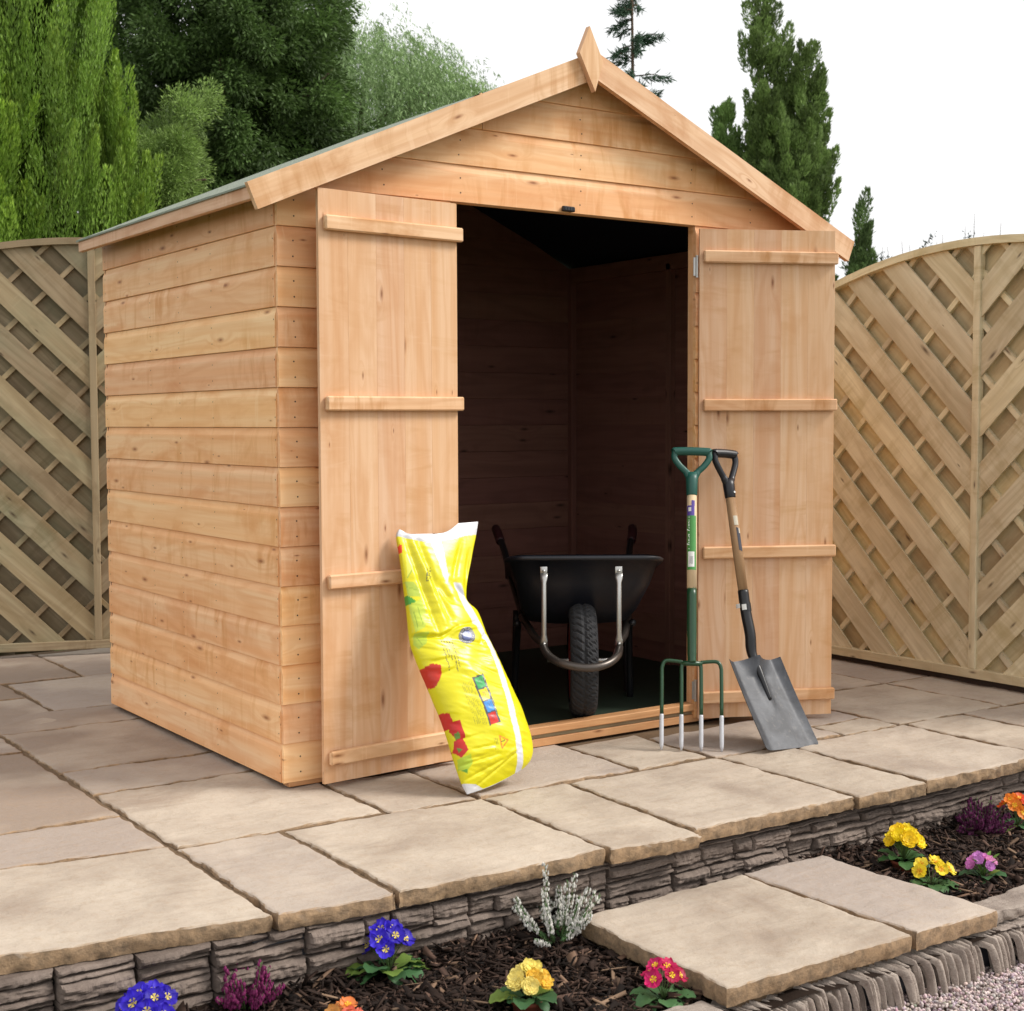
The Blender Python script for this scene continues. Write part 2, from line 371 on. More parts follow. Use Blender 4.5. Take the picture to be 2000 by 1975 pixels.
def nz(x, y, z, s): return mnoise.noise(Vector((x*s, y*s, z*s)))
def slab(mb, Q, z, th, cell=.014, gap=.0075, tone=None, amp=.0026, rough=.0046):
    """Q: four corners (xy) in order; riven slab with soft uneven arrises"""
    tone = random.random() if tone is None else tone
    Q = [np.array(q, float) for q in Q]
    lu = (np.linalg.norm(Q[1]-Q[0])+np.linalg.norm(Q[2]-Q[3]))/2; lv = (np.linalg.norm(Q[3]-Q[0])+np.linalg.norm(Q[2]-Q[1]))/2
    def axis(L):
        n = max(4, int(L/cell)); t = list(np.linspace(0, 1, n+1)); e = .004/L
        return np.array([0, e, 2.5*e] + [x for x in t if 3.5*e < x < 1-3.5*e] + [1-2.5*e, 1-e, 1])
    S, T = axis(lu), axis(lv); P = np.zeros((len(S), len(T), 3)); sd = random.random()*50
    g2u, g2v = gap/2/lu, gap/2/lv
    for i, s in enumerate(S):
        for j, t in enumerate(T):
            # inset for the joint, with a ragged edge
            du, dv = s*lu, t*lv; eu, ev = min(du, lu-du), min(dv, lv-dv); e = min(eu, ev)
            s2 = g2u + s*(1-2*g2u); t2 = g2v + t*(1-2*g2v)
            q = (Q[0]*(1-s2)+Q[1]*s2)*(1-t2) + (Q[3]*(1-s2)+Q[2]*s2)*t2
            k = math.exp(-e/.012); wob = (nz(q[0], q[1], sd, 22)+.8*nz(q[0], q[1], sd, 75))*rough*1.15*k
            c = (Q[0]+Q[1]+Q[2]+Q[3])/4 - q
            dirv = np.array([(1 if du < lu/2 else -1) if eu < ev else 0, (1 if dv < lv/2 else -1) if ev <= eu else 0])
            q = q + (Q[1]-Q[0])/lu*dirv[0]*(wob+rough*.5*k) + (Q[3]-Q[0])/lv*dirv[1]*(wob+rough*.5*k)
            zz = z + amp*(nz(q[0], q[1], sd, 4)*1.3 + nz(q[0]*.6, q[1], sd, 18)*.7 + .35*nz(q[0], q[1], sd, 55)) + .0013*min(1, max(-1, 9*(nz(q[0]*1.0, q[1]*1.3, sd+3, 6)+.45*nz(q[0], q[1], sd+5, 21)-.12))) - .0036*math.exp(-e/.0028)*(1+.8*nz(q[0], q[1], sd+9, 30))
            P[i, j] = (q[0], q[1], zz)
    mb.grid(P, tone, 0)
    # skirt: rock-faced edge
    loop = [(i, 0) for i in range(len(S))] + [(len(S)-1, j) for j in range(1, len(T))] + [(i, len(T)-1) for i in range(len(S)-2, -1, -1)] + [(0, j) for j in range(len(T)-2, 0, -1)]
    cen = (Q[0]+Q[1]+Q[2]+Q[3])/4
    top = [P[i, j] for i, j in loop]; n = len(top)
    rings = [top]
    for r, f in enumerate((.3, .62, 1.0)):
        ring = []
        for k in range(n):
            a, b = top[k-1], top[(k+1) % n]; tv = (b-a)[:2]; tv = tv/(np.linalg.norm(tv)+1e-9); nv = np.array([tv[1], -tv[0]])
            if nv @ (top[k][:2]-cen) < 0: nv = -nv
            o = .0015 + rough*1.2*(nz(top[k][0], top[k][1], f*3+sd, 35)+.9*nz(top[k][0], top[k][1], f*5+sd, 100)) - (.004 if r == 2 else 0)
            ring.append(np.array([top[k][0]+nv[0]*o, top[k][1]+nv[1]*o, z-th*f+ (.002*nz(top[k][0], top[k][1], sd, 40))]))
        rings.append(ring)
    A = np.array([[q for q in rg]+[rg[0]] for rg in rings])
    mb.grid(A, tone, 0)
pat = MB()
def rect(x0, x1, y0, y1): return [(x0, y0), (x1, y0), (x1, y1), (x0, y1)]
front = [([(-1.08, -.86), (-.478, -.955), (-.478, -.338), (-1.08, -.26)], .12), ([(-.475, -.965), (-.188, -.99), (-.188, -.372), (-.475, -.37)], .62),
         ([(-.183, -.985), (.405, -1.004), (.42, -.412), (-.183, -.378)], .25), ([(.408, -1.012), (.695, -1.035), (.718, -.412), (.424, -.412)], .2),
         ([(.70, -1.00), (1.30, -1.013), (1.30, -.432), (.722, -.414)], .38), ([(1.303, -1.02), (1.588, -1.03), (1.60, -.44), (1.303, -.436)], .05),
         ([(1.60, -1.018), (2.17, -1.022), (2.17, -.445), (1.605, -.438)], .45), ([(2.175, -1.02), (2.48, -1.02), (2.48, -.45), (2.175, -.445)], .2),
         ([(2.485, -1.02), (3.06, -1.02), (3.06, -.45), (2.485, -.45)], .5)]
for q, t in front: slab(pat, q, PZ, .040, tone=t)
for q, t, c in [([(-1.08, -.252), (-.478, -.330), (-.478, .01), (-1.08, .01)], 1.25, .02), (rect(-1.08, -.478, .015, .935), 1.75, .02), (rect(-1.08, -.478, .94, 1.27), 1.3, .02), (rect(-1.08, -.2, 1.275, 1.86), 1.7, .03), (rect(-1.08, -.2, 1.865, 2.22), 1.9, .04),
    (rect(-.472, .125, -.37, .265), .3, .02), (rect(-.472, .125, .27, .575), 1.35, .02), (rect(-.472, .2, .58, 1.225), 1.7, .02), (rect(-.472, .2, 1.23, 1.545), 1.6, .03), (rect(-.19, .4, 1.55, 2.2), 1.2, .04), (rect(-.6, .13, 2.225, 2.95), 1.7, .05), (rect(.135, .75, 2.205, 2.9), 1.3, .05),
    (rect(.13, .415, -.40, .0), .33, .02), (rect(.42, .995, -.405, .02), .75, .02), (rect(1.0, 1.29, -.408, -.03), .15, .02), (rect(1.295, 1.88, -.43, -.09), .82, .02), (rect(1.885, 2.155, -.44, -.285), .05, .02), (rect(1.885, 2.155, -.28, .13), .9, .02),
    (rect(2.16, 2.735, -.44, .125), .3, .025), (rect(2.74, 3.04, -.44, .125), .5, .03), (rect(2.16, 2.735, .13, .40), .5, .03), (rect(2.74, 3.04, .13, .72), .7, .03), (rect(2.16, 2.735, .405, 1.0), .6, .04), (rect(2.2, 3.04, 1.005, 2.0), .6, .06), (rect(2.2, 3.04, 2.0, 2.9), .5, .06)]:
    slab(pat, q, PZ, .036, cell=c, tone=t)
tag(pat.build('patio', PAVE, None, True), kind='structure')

# ------------------------------------------------------------------ shed
shed = empty('garden_shed', (RX, D/2, 0), 'wooden apex shed with both doors open, green felt roof and diamond finial', 'shed')
def zw(x): return 2.205 - SL*abs(x-RX)
def xl(z): return max(.0, RX-(2.205-z)/SL)
PROF = [(.0010, .0125), (.0022, .0140), (.086, .0140), (.092, .0134), (.099, .0110), (.106, .0090), (.1135, .0082), (.1150, .0082), (.1150, 0), (.0010, 0)]
def cladding(mb, wall, x_spans, k0, k1, zmin=0, ztop=None):
    """wall: fn(t, z, out) -> point; x_spans(k) -> list of (fn_left(z), fn_right(z))"""
    for k in range(k0, k1):
        prof = [(z+k*B, o) for z, o in PROF]
        if ztop is not None and k*B >= ztop-.004: continue
        if ztop is not None: prof = [(min(z, ztop), o) for z, o in prof]
        for a, b in x_spans(k): mb.prism(prof, wall, a, b, m=0)
def nail(mb, p, nrm, r=.0022):
    n = Vector(nrm); u = n.orthogonal().normalized(); v = n.cross(u); c = Vector(p)+n*.0006
    mb.face([c+u*r*math.cos(a)+v*r*math.sin(a) for a in [k*math.pi/3 for k in range(6)]], [(0, 0)]*6, .5, 1)
# left wall (x=0), outward -x
mb = MB()
cladding(mb, lambda t, z, o: (.014-o, t, z), lambda k: [(lambda z: .0152, lambda z: D)], 0, 16, ztop=1.735)
for k in range(15):
    for y in (.02, .47, .74, 1.0, 1.45):
        for dz in (.03, .08): nail(mb, (0.0, y+random.uniform(-.003, .003), k*B+dz), (-1, 0, 0))
tag(mb.build('side_wall', [SPR, NAIL], shed), 'left side wall of horizontal cladding boards')
mb = MB(); cladding(mb, lambda t, z, o: (W-.014+o, t, z), lambda k: [(lambda z: .0, lambda z: D)], 0, 16, ztop=1.735)
mb.build('side_wall', [SPR, NAIL], shed)
# front wall with gable, outward -y
OX0, OX1, OZ = .590, 1.592, 1.7235
def fl(z): return max(.0035, xl(z)); 
def fr(z): return min(W-.0145, 2*RX-xl(z))
mb = MB()
def spans(k):
    if k*B < OZ-.02: return [(lambda z: .0035, lambda z: OX0), (lambda z: OX1, lambda z: W-.0145)]
    if k == 17: return [(fl, lambda z: .705), (lambda z: .7075, fr)]
    return [(fl, fr)]
cladding(mb, lambda t, z, o: (t, .014-o, z), spans, 0, 15)
cladding(mb, lambda t, z, o: (t, .014-o, z), spans, 15, 19)
mb.prism([(2.187, .0), (2.187, .012), (2.2, .012), (2.2, 0)], lambda t, z, o: (t, .014-o, z), fl, fr)
for k in range(19):
    z0 = k*B
    xs = [.055, .085, OX0-.02, OX1+.02, 2.1] if k < 15 else [x for x in (.35, .62, 1.09, 1.57, 1.85) if fl(z0+.09)+.05 < x < fr(z0+.09)-.05]
    for x in xs:
        if k < 15 and x == .085: continue
        for dz in (.03, .075): nail(mb, (x+random.uniform(-.004, .004), 0.0, z0+dz), (0, -1, 0), .0026)
tag(mb.build('front_wall', [SPR, NAIL], shed), 'front wall with cladded gable above the doorway')
# back wall
mb = MB(); cladding(mb, lambda t, z, o: (t, D-.014+o, z), lambda k: [(fl, fr)], 0, 19)
mb.build('back_wall', [SPR, NAIL], shed)
# lining faces seen through the doorway: the rear of the boards
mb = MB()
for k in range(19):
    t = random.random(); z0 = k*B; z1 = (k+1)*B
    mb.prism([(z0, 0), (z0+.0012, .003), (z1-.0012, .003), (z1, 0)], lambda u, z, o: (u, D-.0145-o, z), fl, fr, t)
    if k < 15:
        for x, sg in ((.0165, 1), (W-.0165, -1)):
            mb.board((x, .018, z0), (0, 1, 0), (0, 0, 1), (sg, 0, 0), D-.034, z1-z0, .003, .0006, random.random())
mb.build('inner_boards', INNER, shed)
# framing
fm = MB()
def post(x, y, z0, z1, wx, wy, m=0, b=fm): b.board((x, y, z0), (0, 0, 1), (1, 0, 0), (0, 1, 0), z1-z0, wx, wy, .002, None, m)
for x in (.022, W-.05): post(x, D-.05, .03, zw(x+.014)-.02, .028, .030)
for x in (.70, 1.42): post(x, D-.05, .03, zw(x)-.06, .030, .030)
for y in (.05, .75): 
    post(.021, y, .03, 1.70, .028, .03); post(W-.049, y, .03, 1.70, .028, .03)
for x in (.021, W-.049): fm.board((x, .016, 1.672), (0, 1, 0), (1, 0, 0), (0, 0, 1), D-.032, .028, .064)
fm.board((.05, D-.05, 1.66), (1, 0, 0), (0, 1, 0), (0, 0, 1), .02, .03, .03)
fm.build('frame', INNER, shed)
mb = MB()   # door frame
post(OX0-.0285, .0155, .03, OZ+.02, .028, .028, 0, mb); post(OX1+.0008, .0155, .03, OZ+.02, .028, .028, 0, mb)
mb.board((OX0-.05, .0155, OZ+.003), (1, 0, 0), (0, 1, 0), (0, 0, 1), OX1-OX0+.1, .028, .045)
mb.build('door_frame', SPR, shed)
mb = MB(); mb.board((OX0+.0006, -.004, .028), (1, 0, 0), (0, 1, 0), (0, 0, 1), OX1-OX0-.0012, .05, .025, .0025, .4)
mb.build('threshold', SILL, shed)
mb = MB(); mb.board((.02, .004, -.0135), (1, 0, 0), (0, 1, 0), (0, 0, 1), W-.04, .04, .0265, .002, .3)
for x in (.04, .4, .8, 1.2, 1.6, 2.05): mb.board((x, .05, -.0135), (0, 1, 0), (1, 0, 0), (0, 0, 1), D-.1, .05, .0265, .002)
mb.build('floor_bearer', SILL, shed)
mb = MB(); mb.board((OX0+.0, .012, .0132), (1, 0, 0), (0, 1, 0), (0, 0, 1), OX1-OX0, .035, .0145, .001)
mb.build('floor_edge', PINE2, shed)
mb = MB(); mb.board((.022, .048, .0135), (1, 0, 0), (0, 1, 0), (0, 0, 1), W-.044, D-.072, .018, .001, .5)
mb.build('floor', FLOORM, shed)
# roof: two boarded panels under mineral felt
EV = RX+.107; EF = RX+.078; cs = math.cos(math.atan(SL)); RY0, RY1 = -.062, D+.035
def rp(x, dz=0): return 2.222 - SL*abs(x-RX) + dz
def roofsheet(dz, th, over, y0, y1, ripple=0):
    mb = MB(); n = 60 if ripple else 1
    for sg in (-1, 1):
        xs = np.linspace(0, EF+over, 26 if ripple else 2); ys = np.linspace(y0, y1, n+1)
        for lay, off in ((0, dz+th), (1, dz)):
            P = np.array([[(RX+sg*x, y, 2.222-SL*x+off+(ripple*nz(x*.5, y, sg*3, 9) if lay == 0 else 0)) for y in ys] for x in xs])
            mb.grid(P, .5, 0, None, (sg < 0) ^ (lay == 1))
        for (xa, xb, ya, yb) in ((0, EF+over, y0, y0), (0, EF+over, y1, y1), (EF+over, EF+over, y0, y1)):
            mb.face([(RX+sg*xa, ya, 2.222-SL*xa+dz), (RX+sg*xb, yb, 2.222-SL*xb+dz), (RX+sg*xb, yb, 2.222-SL*xb+dz+th), (RX+sg*xa, ya, 2.222-SL*xa+dz+th)], [(0, 0)]*4, .5)
    return mb
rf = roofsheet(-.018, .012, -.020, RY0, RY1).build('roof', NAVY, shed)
fe = roofsheet(-.0035, .006, .004, RY0-.004, RY1+.01, .0022).build('roofing_felt', FELT, rf, False)
mb = MB()
for sg in (-1, 1):
    x0 = RX+sg*(EF-.019); mb.board((x0, RY0+.002, rp(x0)-.050), (0, 1, 0), (sg, 0, 0), (0, 0, 1), RY1-RY0-.004, .018, .042, .002)
    o = mb.build('fascia_board', TRIM, shed); mb = MB()
# barge boards
BW = .080
for y0, nm in ((-.084, 'barge_board'),):
    for sg in (-1, 1):
        mb = MB(); dx, dzv = sg*cs, -SL*cs
        L = EV/cs + .018
        ex = Vector((dx, 0, dzv)); ez = Vector((-SL*cs*sg, 0, -cs)) if True else None
        tone = .8 if sg < 0 else .6; uo = (random.random()*9, random.random()*9)
        a = Vector((RX, 0, 2.232)); 
        # mitred at the ridge
        P = [a, a+ex*L, a+ex*L+ez*BW*.98, a+Vector((0, 0, -BW/cs))]
        f0 = [Vector((q.x, y0, q.z)) for q in P]; f1 = [Vector((q.x, y0+.019, q.z)) for q in P]
        uvs = [(0+uo[0], uo[1]), (L+uo[0], uo[1]), (L+uo[0], BW+uo[1]), (uo[0], BW+uo[1])]
        F = f0 if sg < 0 else f0[::-1]; U = uvs if sg < 0 else uvs[::-1]
        mb.face(F[::-1], U[::-1], tone); mb.face([q for q in (f1 if sg < 0 else f1[::-1])], U, tone)
        for i in range(4):
            j = (i+1) % 4; ln = (P[j]-P[i]).length; q = [f0[i], f0[j], f1[j], f1[i]]
            mb.face(q if sg < 0 else q[::-1], [(uo[0], uo[1]), (uo[0]+ln, uo[1]), (uo[0]+ln, uo[1]+.018), (uo[0], uo[1]+.018)][:: 1 if sg < 0 else -1], tone)
        o = mb.build(nm, TRIM, shed)
        bv = o.modifiers.new('bevel', 'BEVEL'); bv.width = .002; bv.segments = 2
# finial
mb = MB(); fx = 1.058
pts = [(fx-.012, 2.300), (fx-.052, 2.212), (fx+.010, 2.098), (fx+.042, 2.196)]
f0 = [Vector((x, -.1055, z)) for x, z in pts]; f1 = [Vector((x, -.0855, z)) for x, z in pts]; uv_ = [(z*1, x*1) for x, z in pts]
mb.face(f0, uv_, .95); mb.face(f1[::-1], uv_[::-1], .5)
for i in range(4): j = (i+1) % 4; mb.face([f0[j], f0[i], f1[i], f1[j]], [(0, 0), (.1, 0), (.1, .02), (0, .02)], .3)
o = mb.build('finial', TRIM, shed); bv = o.modifiers.new('bevel', 'BEVEL'); bv.width = .0018; bv.segments = 2
# little black turn button over the doorway
mb = MB(); mb.board((1.008, -.017, 1.729), (1, 0, -.02), (0, 0, 1), (0, 1, 0), .048, .0165, .015, .003, .5)
for q in range(4): mb.board((1.0125+q*.0108, -.0185, 1.732), (1, 0, -.02), (0, 0, 1), (0, 1, 0), .006, .0100, .003, .0006, .5)
mb.build('turn_button', BLACKP, shed)

# doors
def door(hx, hy, ang, side, hinge_show):
    """planks run upwards; local x from hinge to free edge"""
    d = Vector((math.cos(ang), math.sin(ang), 0)); n = Vector((d.y, -d.x, 0))
    if n.y > 0: n = -n          # face towards the viewer side
    H = 1.714; Wd = .494; nb = 5; bw = Wd/nb; mb = MB(); o = Vector((hx, hy, 0))
    for k in range(nb):
        prof = [(k*bw+.0004, 0), (k*bw+.0001, .0117), (k*bw+.0006, .012), (k*bw+bw*.5, .0122), (k*bw+bw-.0006, .012), (k*bw+bw-.0001, .0117), (k*bw+bw-.0004, 0)]
        mb.prism(prof, lambda t, a, b: tuple(o+d*a+n*b+Vector((0, 0, t))), .001+random.uniform(0, .002), H, m=0, uo=(random.random()*20, random.random()*20))
    dr = mb.build('door', DOORW, shed)
    for i, z in enumerate((1.618, 1.105, .589, .077)):
        lb = MB(); s0 = .006 if side > 0 else .0
        o2 = o + d*(.012 if side > 0 else -.012) + n*.0135 + Vector((0, 0, z-.021))
        tl = .0025*random.uniform(-1, 1)
        L = Wd-.006 if side > 0 else Wd-.002
        lb.board(o2, d+Vector((0, 0, tl)), (0, 0, 1), n, L, .042, .019, .004, random.uniform(.5, 1))
        lo = lb.build('ledge', TRIM, dr)
        if i != 2 or True:
            pass
    for z in ((1.585, .10) if hinge_show else ()):
        hb = MB(); c = Vector((hx, hy, z))-d*.006+n*.002
        hb.tube([c+Vector((0, 0, -.034)), c+Vector((0, 0, .034))], .0045, 10)
        hb.tube([c+Vector((0, 0, -.038)), c+Vector((0, 0, -.034))], .006, 10); hb.tube([c+Vector((0, 0, .034)), c+Vector((0, 0, .038))], .006, 10)
        hb.board(c+Vector((0, 0, -.032))-n*.0045, (0, 0, 1), -d, n, .064, .012, .002, .0004)
        hb.build('hinge', ZINC, dr)
    return dr
tag(door(.586, -.0225, math.pi+.085, -1, False), 'left door folded back, mostly clear of the yellow bag')
tag(door(1.599, -.006, -.442, 1, True), 'right door swung out behind the fork and shovel')

# ------------------------------------------------------------------ fence panels
def fence(org, ux, label, m, mback, zt, zb, half, sag, flip, group):
    """org: foot of the centre post; ux: unit vector along the panel (to the right as seen); nrm points to the viewer"""
    ux = Vector(ux).normalized(); n = Vector((ux.y, -ux.x, 0)); org = Vector(org)
    e = empty('fence_panel', org, label, 'fence panel', group)
    P = lambda s, z, o: org + ux*s + n*o + Vector((0, 0, z))
    top = lambda s: zt - sag*s*s
    z0 = zb
    # diagonal boards, clipped to each half; front layer and rear layer fill each other's gaps
    per = .240; wv = .142
    def clip(poly, f):           # Sutherland-Hodgman against f(p) >= 0
        out = []
        for i in range(len(poly)):
            a, b = poly[i], poly[(i+1) % len(poly)]; fa, fb = f(a), f(b)
            if fa >= 0: out.append(a)
            if (fa >= 0) != (fb >= 0):
                t = fa/(fa-fb); out.append((a[0]+(b[0]-a[0])*t, a[1]+(b[1]-a[1])*t))
        return out
    def region(poly, sgn, inn):
        poly = clip(poly, lambda p: p[0]*sgn-inn); poly = clip(poly, lambda p: half-.02-p[0]*sgn) if poly else poly
        if poly: poly = clip(poly, lambda p: p[1]-z0-.035)
        if poly: poly = clip(poly, lambda p: top(p[0])-.028-p[1])
        return poly
    def strip(mb, c, slope, wv, sgn, o0, o1, cut=0.0):
        """band  c < z - slope*s < c+wv"""
        tone = random.random(); uo = (random.random()*20, random.random()*20); k = 1/math.sqrt(1+slope*slope)
        S = np.linspace(-1.1, 1.1, 23)
        poly = [(s_, slope*s_+c) for s_ in S] + [(s_, slope*s_+c+wv) for s_ in S[::-1]]
        poly = region(poly, sgn, .016 if o1 > .005 else .0006)
        if len(poly) < 3: return
        uvf = lambda p: ((p[0]+slope*p[1])*k+uo[0], (p[1]-slope*p[0])*k+uo[1])
        fr_ = [P(p[0], p[1], o1) for p in poly]; bk = [P(p[0], p[1], o0) for p in poly]
        mb.face(fr_, [uvf(p) for p in poly], tone)
        mb.face(bk[::-1], [uvf(p) for p in poly][::-1], tone)
        for i in range(len(poly)):
            j = (i+1) % len(poly); mb.face([fr_[j], fr_[i], bk[i], bk[j]], [uvf(poly[j]), uvf(poly[i]), uvf(poly[i]), uvf(poly[j])], tone)
    fb_, bb_, bt_ = MB(), MB(), MB()
    for sgn, sl in ((-1, -1), (1, 1)):
        for q in range(-6, 16):
            c = q*per + random.uniform(-.006, .006)
            strip(fb_, c, sl, wv, sgn, .012, .020)
            strip(bb_, c+per/2-.010, sl, wv+.034, sgn, -.018, -.010)
        for q in range(-14, 30): strip(bt_, q*.200+.03, -sl, .030, sgn, -.0098, .0098)
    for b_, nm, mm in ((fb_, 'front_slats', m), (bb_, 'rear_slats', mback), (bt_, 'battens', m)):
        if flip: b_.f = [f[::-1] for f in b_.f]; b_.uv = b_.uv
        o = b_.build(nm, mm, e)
    fr2 = MB()
    def bent(mb, s0, s1, zf, h, o0, o1, n_=24):
        uo = (random.random()*9, random.random()*9); t = random.random(); ss = np.linspace(s0, s1, n_+1)
        for i in range(n_):
            a, b = ss[i], ss[i+1]; za, zb_ = zf(a), zf(b)
            q = [P(a, za-h, o1), P(b, zb_-h, o1), P(b, zb_, o1), P(a, za, o1)]; r_ = [P(a, za-h, o0), P(b, zb_-h, o0), P(b, zb_, o0), P(a, za, o0)]
            U = [(a+uo[0], uo[1]), (b+uo[0], uo[1]), (b+uo[0], h+uo[1]), (a+uo[0], h+uo[1])]
            mb.face(q, U, t); mb.face(r_[::-1], U[::-1], t); mb.face([q[3], q[2], r_[2], r_[3]], [U[3], U[2], (U[2][0], U[2][1]+.03), (U[3][0], U[3][1]+.03)], t); mb.face([q[1], q[0], r_[0], r_[1]], [U[1], U[0], U[0], U[1]], t)
    bent(fr2, -half, half, top, .030, -.018, .036)
    for s_ in (-half, half-.03): fr2.board(P(s_, z0, -.015), (0, 0, 1), ux, n, top(abs(s_))-z0-.025, .03, .04, .002)
    fr2.board(P(-half, z0, -.015), ux, (0, 0, 1), n, half*2, .038, .046, .002, .4)
    fr2.build('frame', m, e)
    cp = MB(); cp.board(P(-.0165, z0+.038, -.002), (0, 0, 1), ux, n, top(0)-z0-.070, .033, .032, .002, .55); cp.build('centre_post', m, e)
    return e
fence((3.012, -.105, 0), (0, -1, 0), 'pale arched lattice-backed fence panel on the right, beside the open door', PINE, PINE_SHADED, 1.771, .012, .91, .205, False, 'arched fence panels')
fence((.385, 2.76, 0), (.949, -.316, 0), 'grey-brown weathered fence panel on the left, running behind the shed', PINE2, PINE2_SHADED, 1.892, .012, .91, .22, False, 'arched fence panels')
gb = MB(); gb.board((3.016, -1.05, -.06), (0, 1, 0), (0, 0, 1), (1, 0, 0), 2.2, .072, .03, .002, .5)  # strip added to paint the shadow gap below the fence
tag(gb.build('fence_shadow_strip', GAPSHADE), 'dark strip standing in for the shadow gap under the pale right fence panel', 'shadow strip')

# ------------------------------------------------------------------ retaining wall, bed, step, edging, gravel
def stone(mb, x0, x1, z0, z1, y, depth, amp=.0065, cell=.0042, tone=None, ydir=-1):
    """one rough split stone, front face towards -y"""
    tone = random.random() if tone is None else tone
    nx = max(3, int((x1-x0)/cell)); nzv = max(3, int((z1-z0)/cell)); sd = random.random()*90; prot = random.uniform(-.013, .008)
    P = np.zeros((nx+1, nzv+1, 3))
    tilt = random.uniform(-.09, .09)
    for i in range(nx+1):
        for j in range(nzv+1):
            s, t = i/nx, j/nzv; x = x0+(x1-x0)*s; z = z0+(z1-z0)*t
            e = min(s*(x1-x0), (1-s)*(x1-x0), t*(z1-z0), (1-t)*(z1-z0)); k = math.exp(-e/.0032)
            o = prot + amp*(.9*nz(x, z*3, sd, 12)+1.0*(1-2*abs(nz(x*.35, z*3.0, sd, 40)))*.8+.55*nz(x, z, sd, 95)) - .014*k
            xx = x + .003*nz(x, z, sd, 30); zz = z + .004*nz(x, 7, sd, 14)*(1 if 0 < t < 1 else 1) + tilt*(x-(x0+x1)/2)*.3
            P[i, j] = (xx, y - o, zz)
    mb.grid(P, tone, 0, None, False)
    loop = [(i, 0) for i in range(nx+1)] + [(nx, j) for j in range(1, nzv+1)] + [(i, nzv) for i in range(nx-1, -1, -1)] + [(0, j) for j in range(nzv-1, 0, -1)]
    A = np.array([[P[i, j] for i, j in loop+[loop[0]]], [P[i, j]+np.array([0, depth, 0]) for i, j in loop+[loop[0]]]])
    mb.grid(A, tone, 0, None, True)
rw = MB(); x = -1.35
while x < 3.1:
    wd = random.choice((.22, .33, .42, .52)) if x > -.5 else random.choice((.16, .21))
    yf = -.972 + max(0, -.5-x)*.12
    z = -.0575; x2 = x+wd-.004
    pat_ = random.choice(([.014, .012, .040, .016, .03, .05], [.034, .012, .016, .030, .02, .05], [.018, .013, .024, .014, .04, .05], [.024, .028, .014, .012, .03, .05], [.012, .040, .015, .022, .03, .05]))
    for h in pat_:
        if random.random() < .6 and h > .013:
           
            cuts = [x]
            while cuts[-1] < x2-.16: cuts.append(cuts[-1]+random.uniform(.06, .15))
            cuts.append(x2)
            for xa_, xb_ in zip(cuts[:-1], cuts[1:]): stone(rw, xa_, xb_-.002, z-h+.003, z, yf, .05)
        else: stone(rw, x, x2, z-h+.003, z, yf, .05)
        z -= h
    x += wd
rwo = empty('retaining_wall', (1.0, -.97, -.3), 'low grey dry-stone style wall holding up the patio behind the flower bed', 'retaining wall')
rw.build('walling_blocks', WALLST, rwo, False)
bk = MB(); bk.board((-.52, -.935, -.36), (1, 0, 0), (0, 1, 0), (0, 0, 1), 3.6, .1, .300, .001, .5); bk.board((-1.4, -.79, -.36), (1, 0, 0), (0, 1, 0), (0, 0, 1), .878, .08, .300, .001, .5)
bk.build('wall_core', INK, rwo)

# soil
def soilz(x, y): return -.208 + .012*nz(x, y, 1.7, 6) + .02*max(0, (-.985-y < .06)*(1-(-.985-y)/.06)) 
mb = MB(); nx, ny = 150, 34; P = np.zeros((nx, ny, 3))
for i in range(nx):
    for j in range(ny):
        x = -1.4+4.6*i/(nx-1); y = -1.60+.66*j/(ny-1); P[i, j] = (x, y, soilz(x, y)-.004)
mb.grid(P, .5, 0); tag(mb.build('soil', SOIL, None, True), kind='structure')

def setcol(me, cols):
    a = me.attributes.new('col', 'FLOAT_COLOR', 'POINT'); c = np.ones((len(me.vertices), 4), np.float32); c[:, :3] = cols; a.data.foreach_set('color', c.ravel())
def npmesh(name, V, F4, cols, m, parent=None, smooth=False):
    me = bpy.data.meshes.new(name); k = F4.shape[1]
    me.vertices.add(len(V)); me.vertices.foreach_set('co', V.astype(np.float32).ravel())
    me.loops.add(F4.size); me.loops.foreach_set('vertex_index', F4.astype(np.int32).ravel())
    me.polygons.add(len(F4)); me.polygons.foreach_set('loop_start', np.arange(0, F4.size, k, dtype=np.int32)); me.polygons.foreach_set('loop_total', np.full(len(F4), k, np.int32))
    if smooth: me.polygons.foreach_set('use_smooth', [True]*len(F4))
    me.update(calc_edges=True); setcol(me, cols); me.validate()
    return link(name, me, m, parent)
def rotm(n, tilt=.5):
    """random frames: (n,3,3) rows = long, wide, thick axes"""
    a = rng.uniform(0, 2*math.pi, n); p = rng.normal(0, tilt, n)
    L = np.stack([np.cos(a)*np.cos(p), np.sin(a)*np.cos(p), np.sin(p)], 1)
    r = rng.normal(0, 1, (n, 3))*tilt + np.array([0, 0, 1]); r -= (r*L).sum(1)[:, None]*L; r /= np.linalg.norm(r, axis=1)[:, None]
    return np.stack([L, np.cross(r, L), r], 1)
BOXF = np.array([[0, 3, 2, 1], [4, 5, 6, 7], [0, 1, 5, 4], [1, 2, 6, 5], [2, 3, 7, 6], [3, 0, 4, 7]])
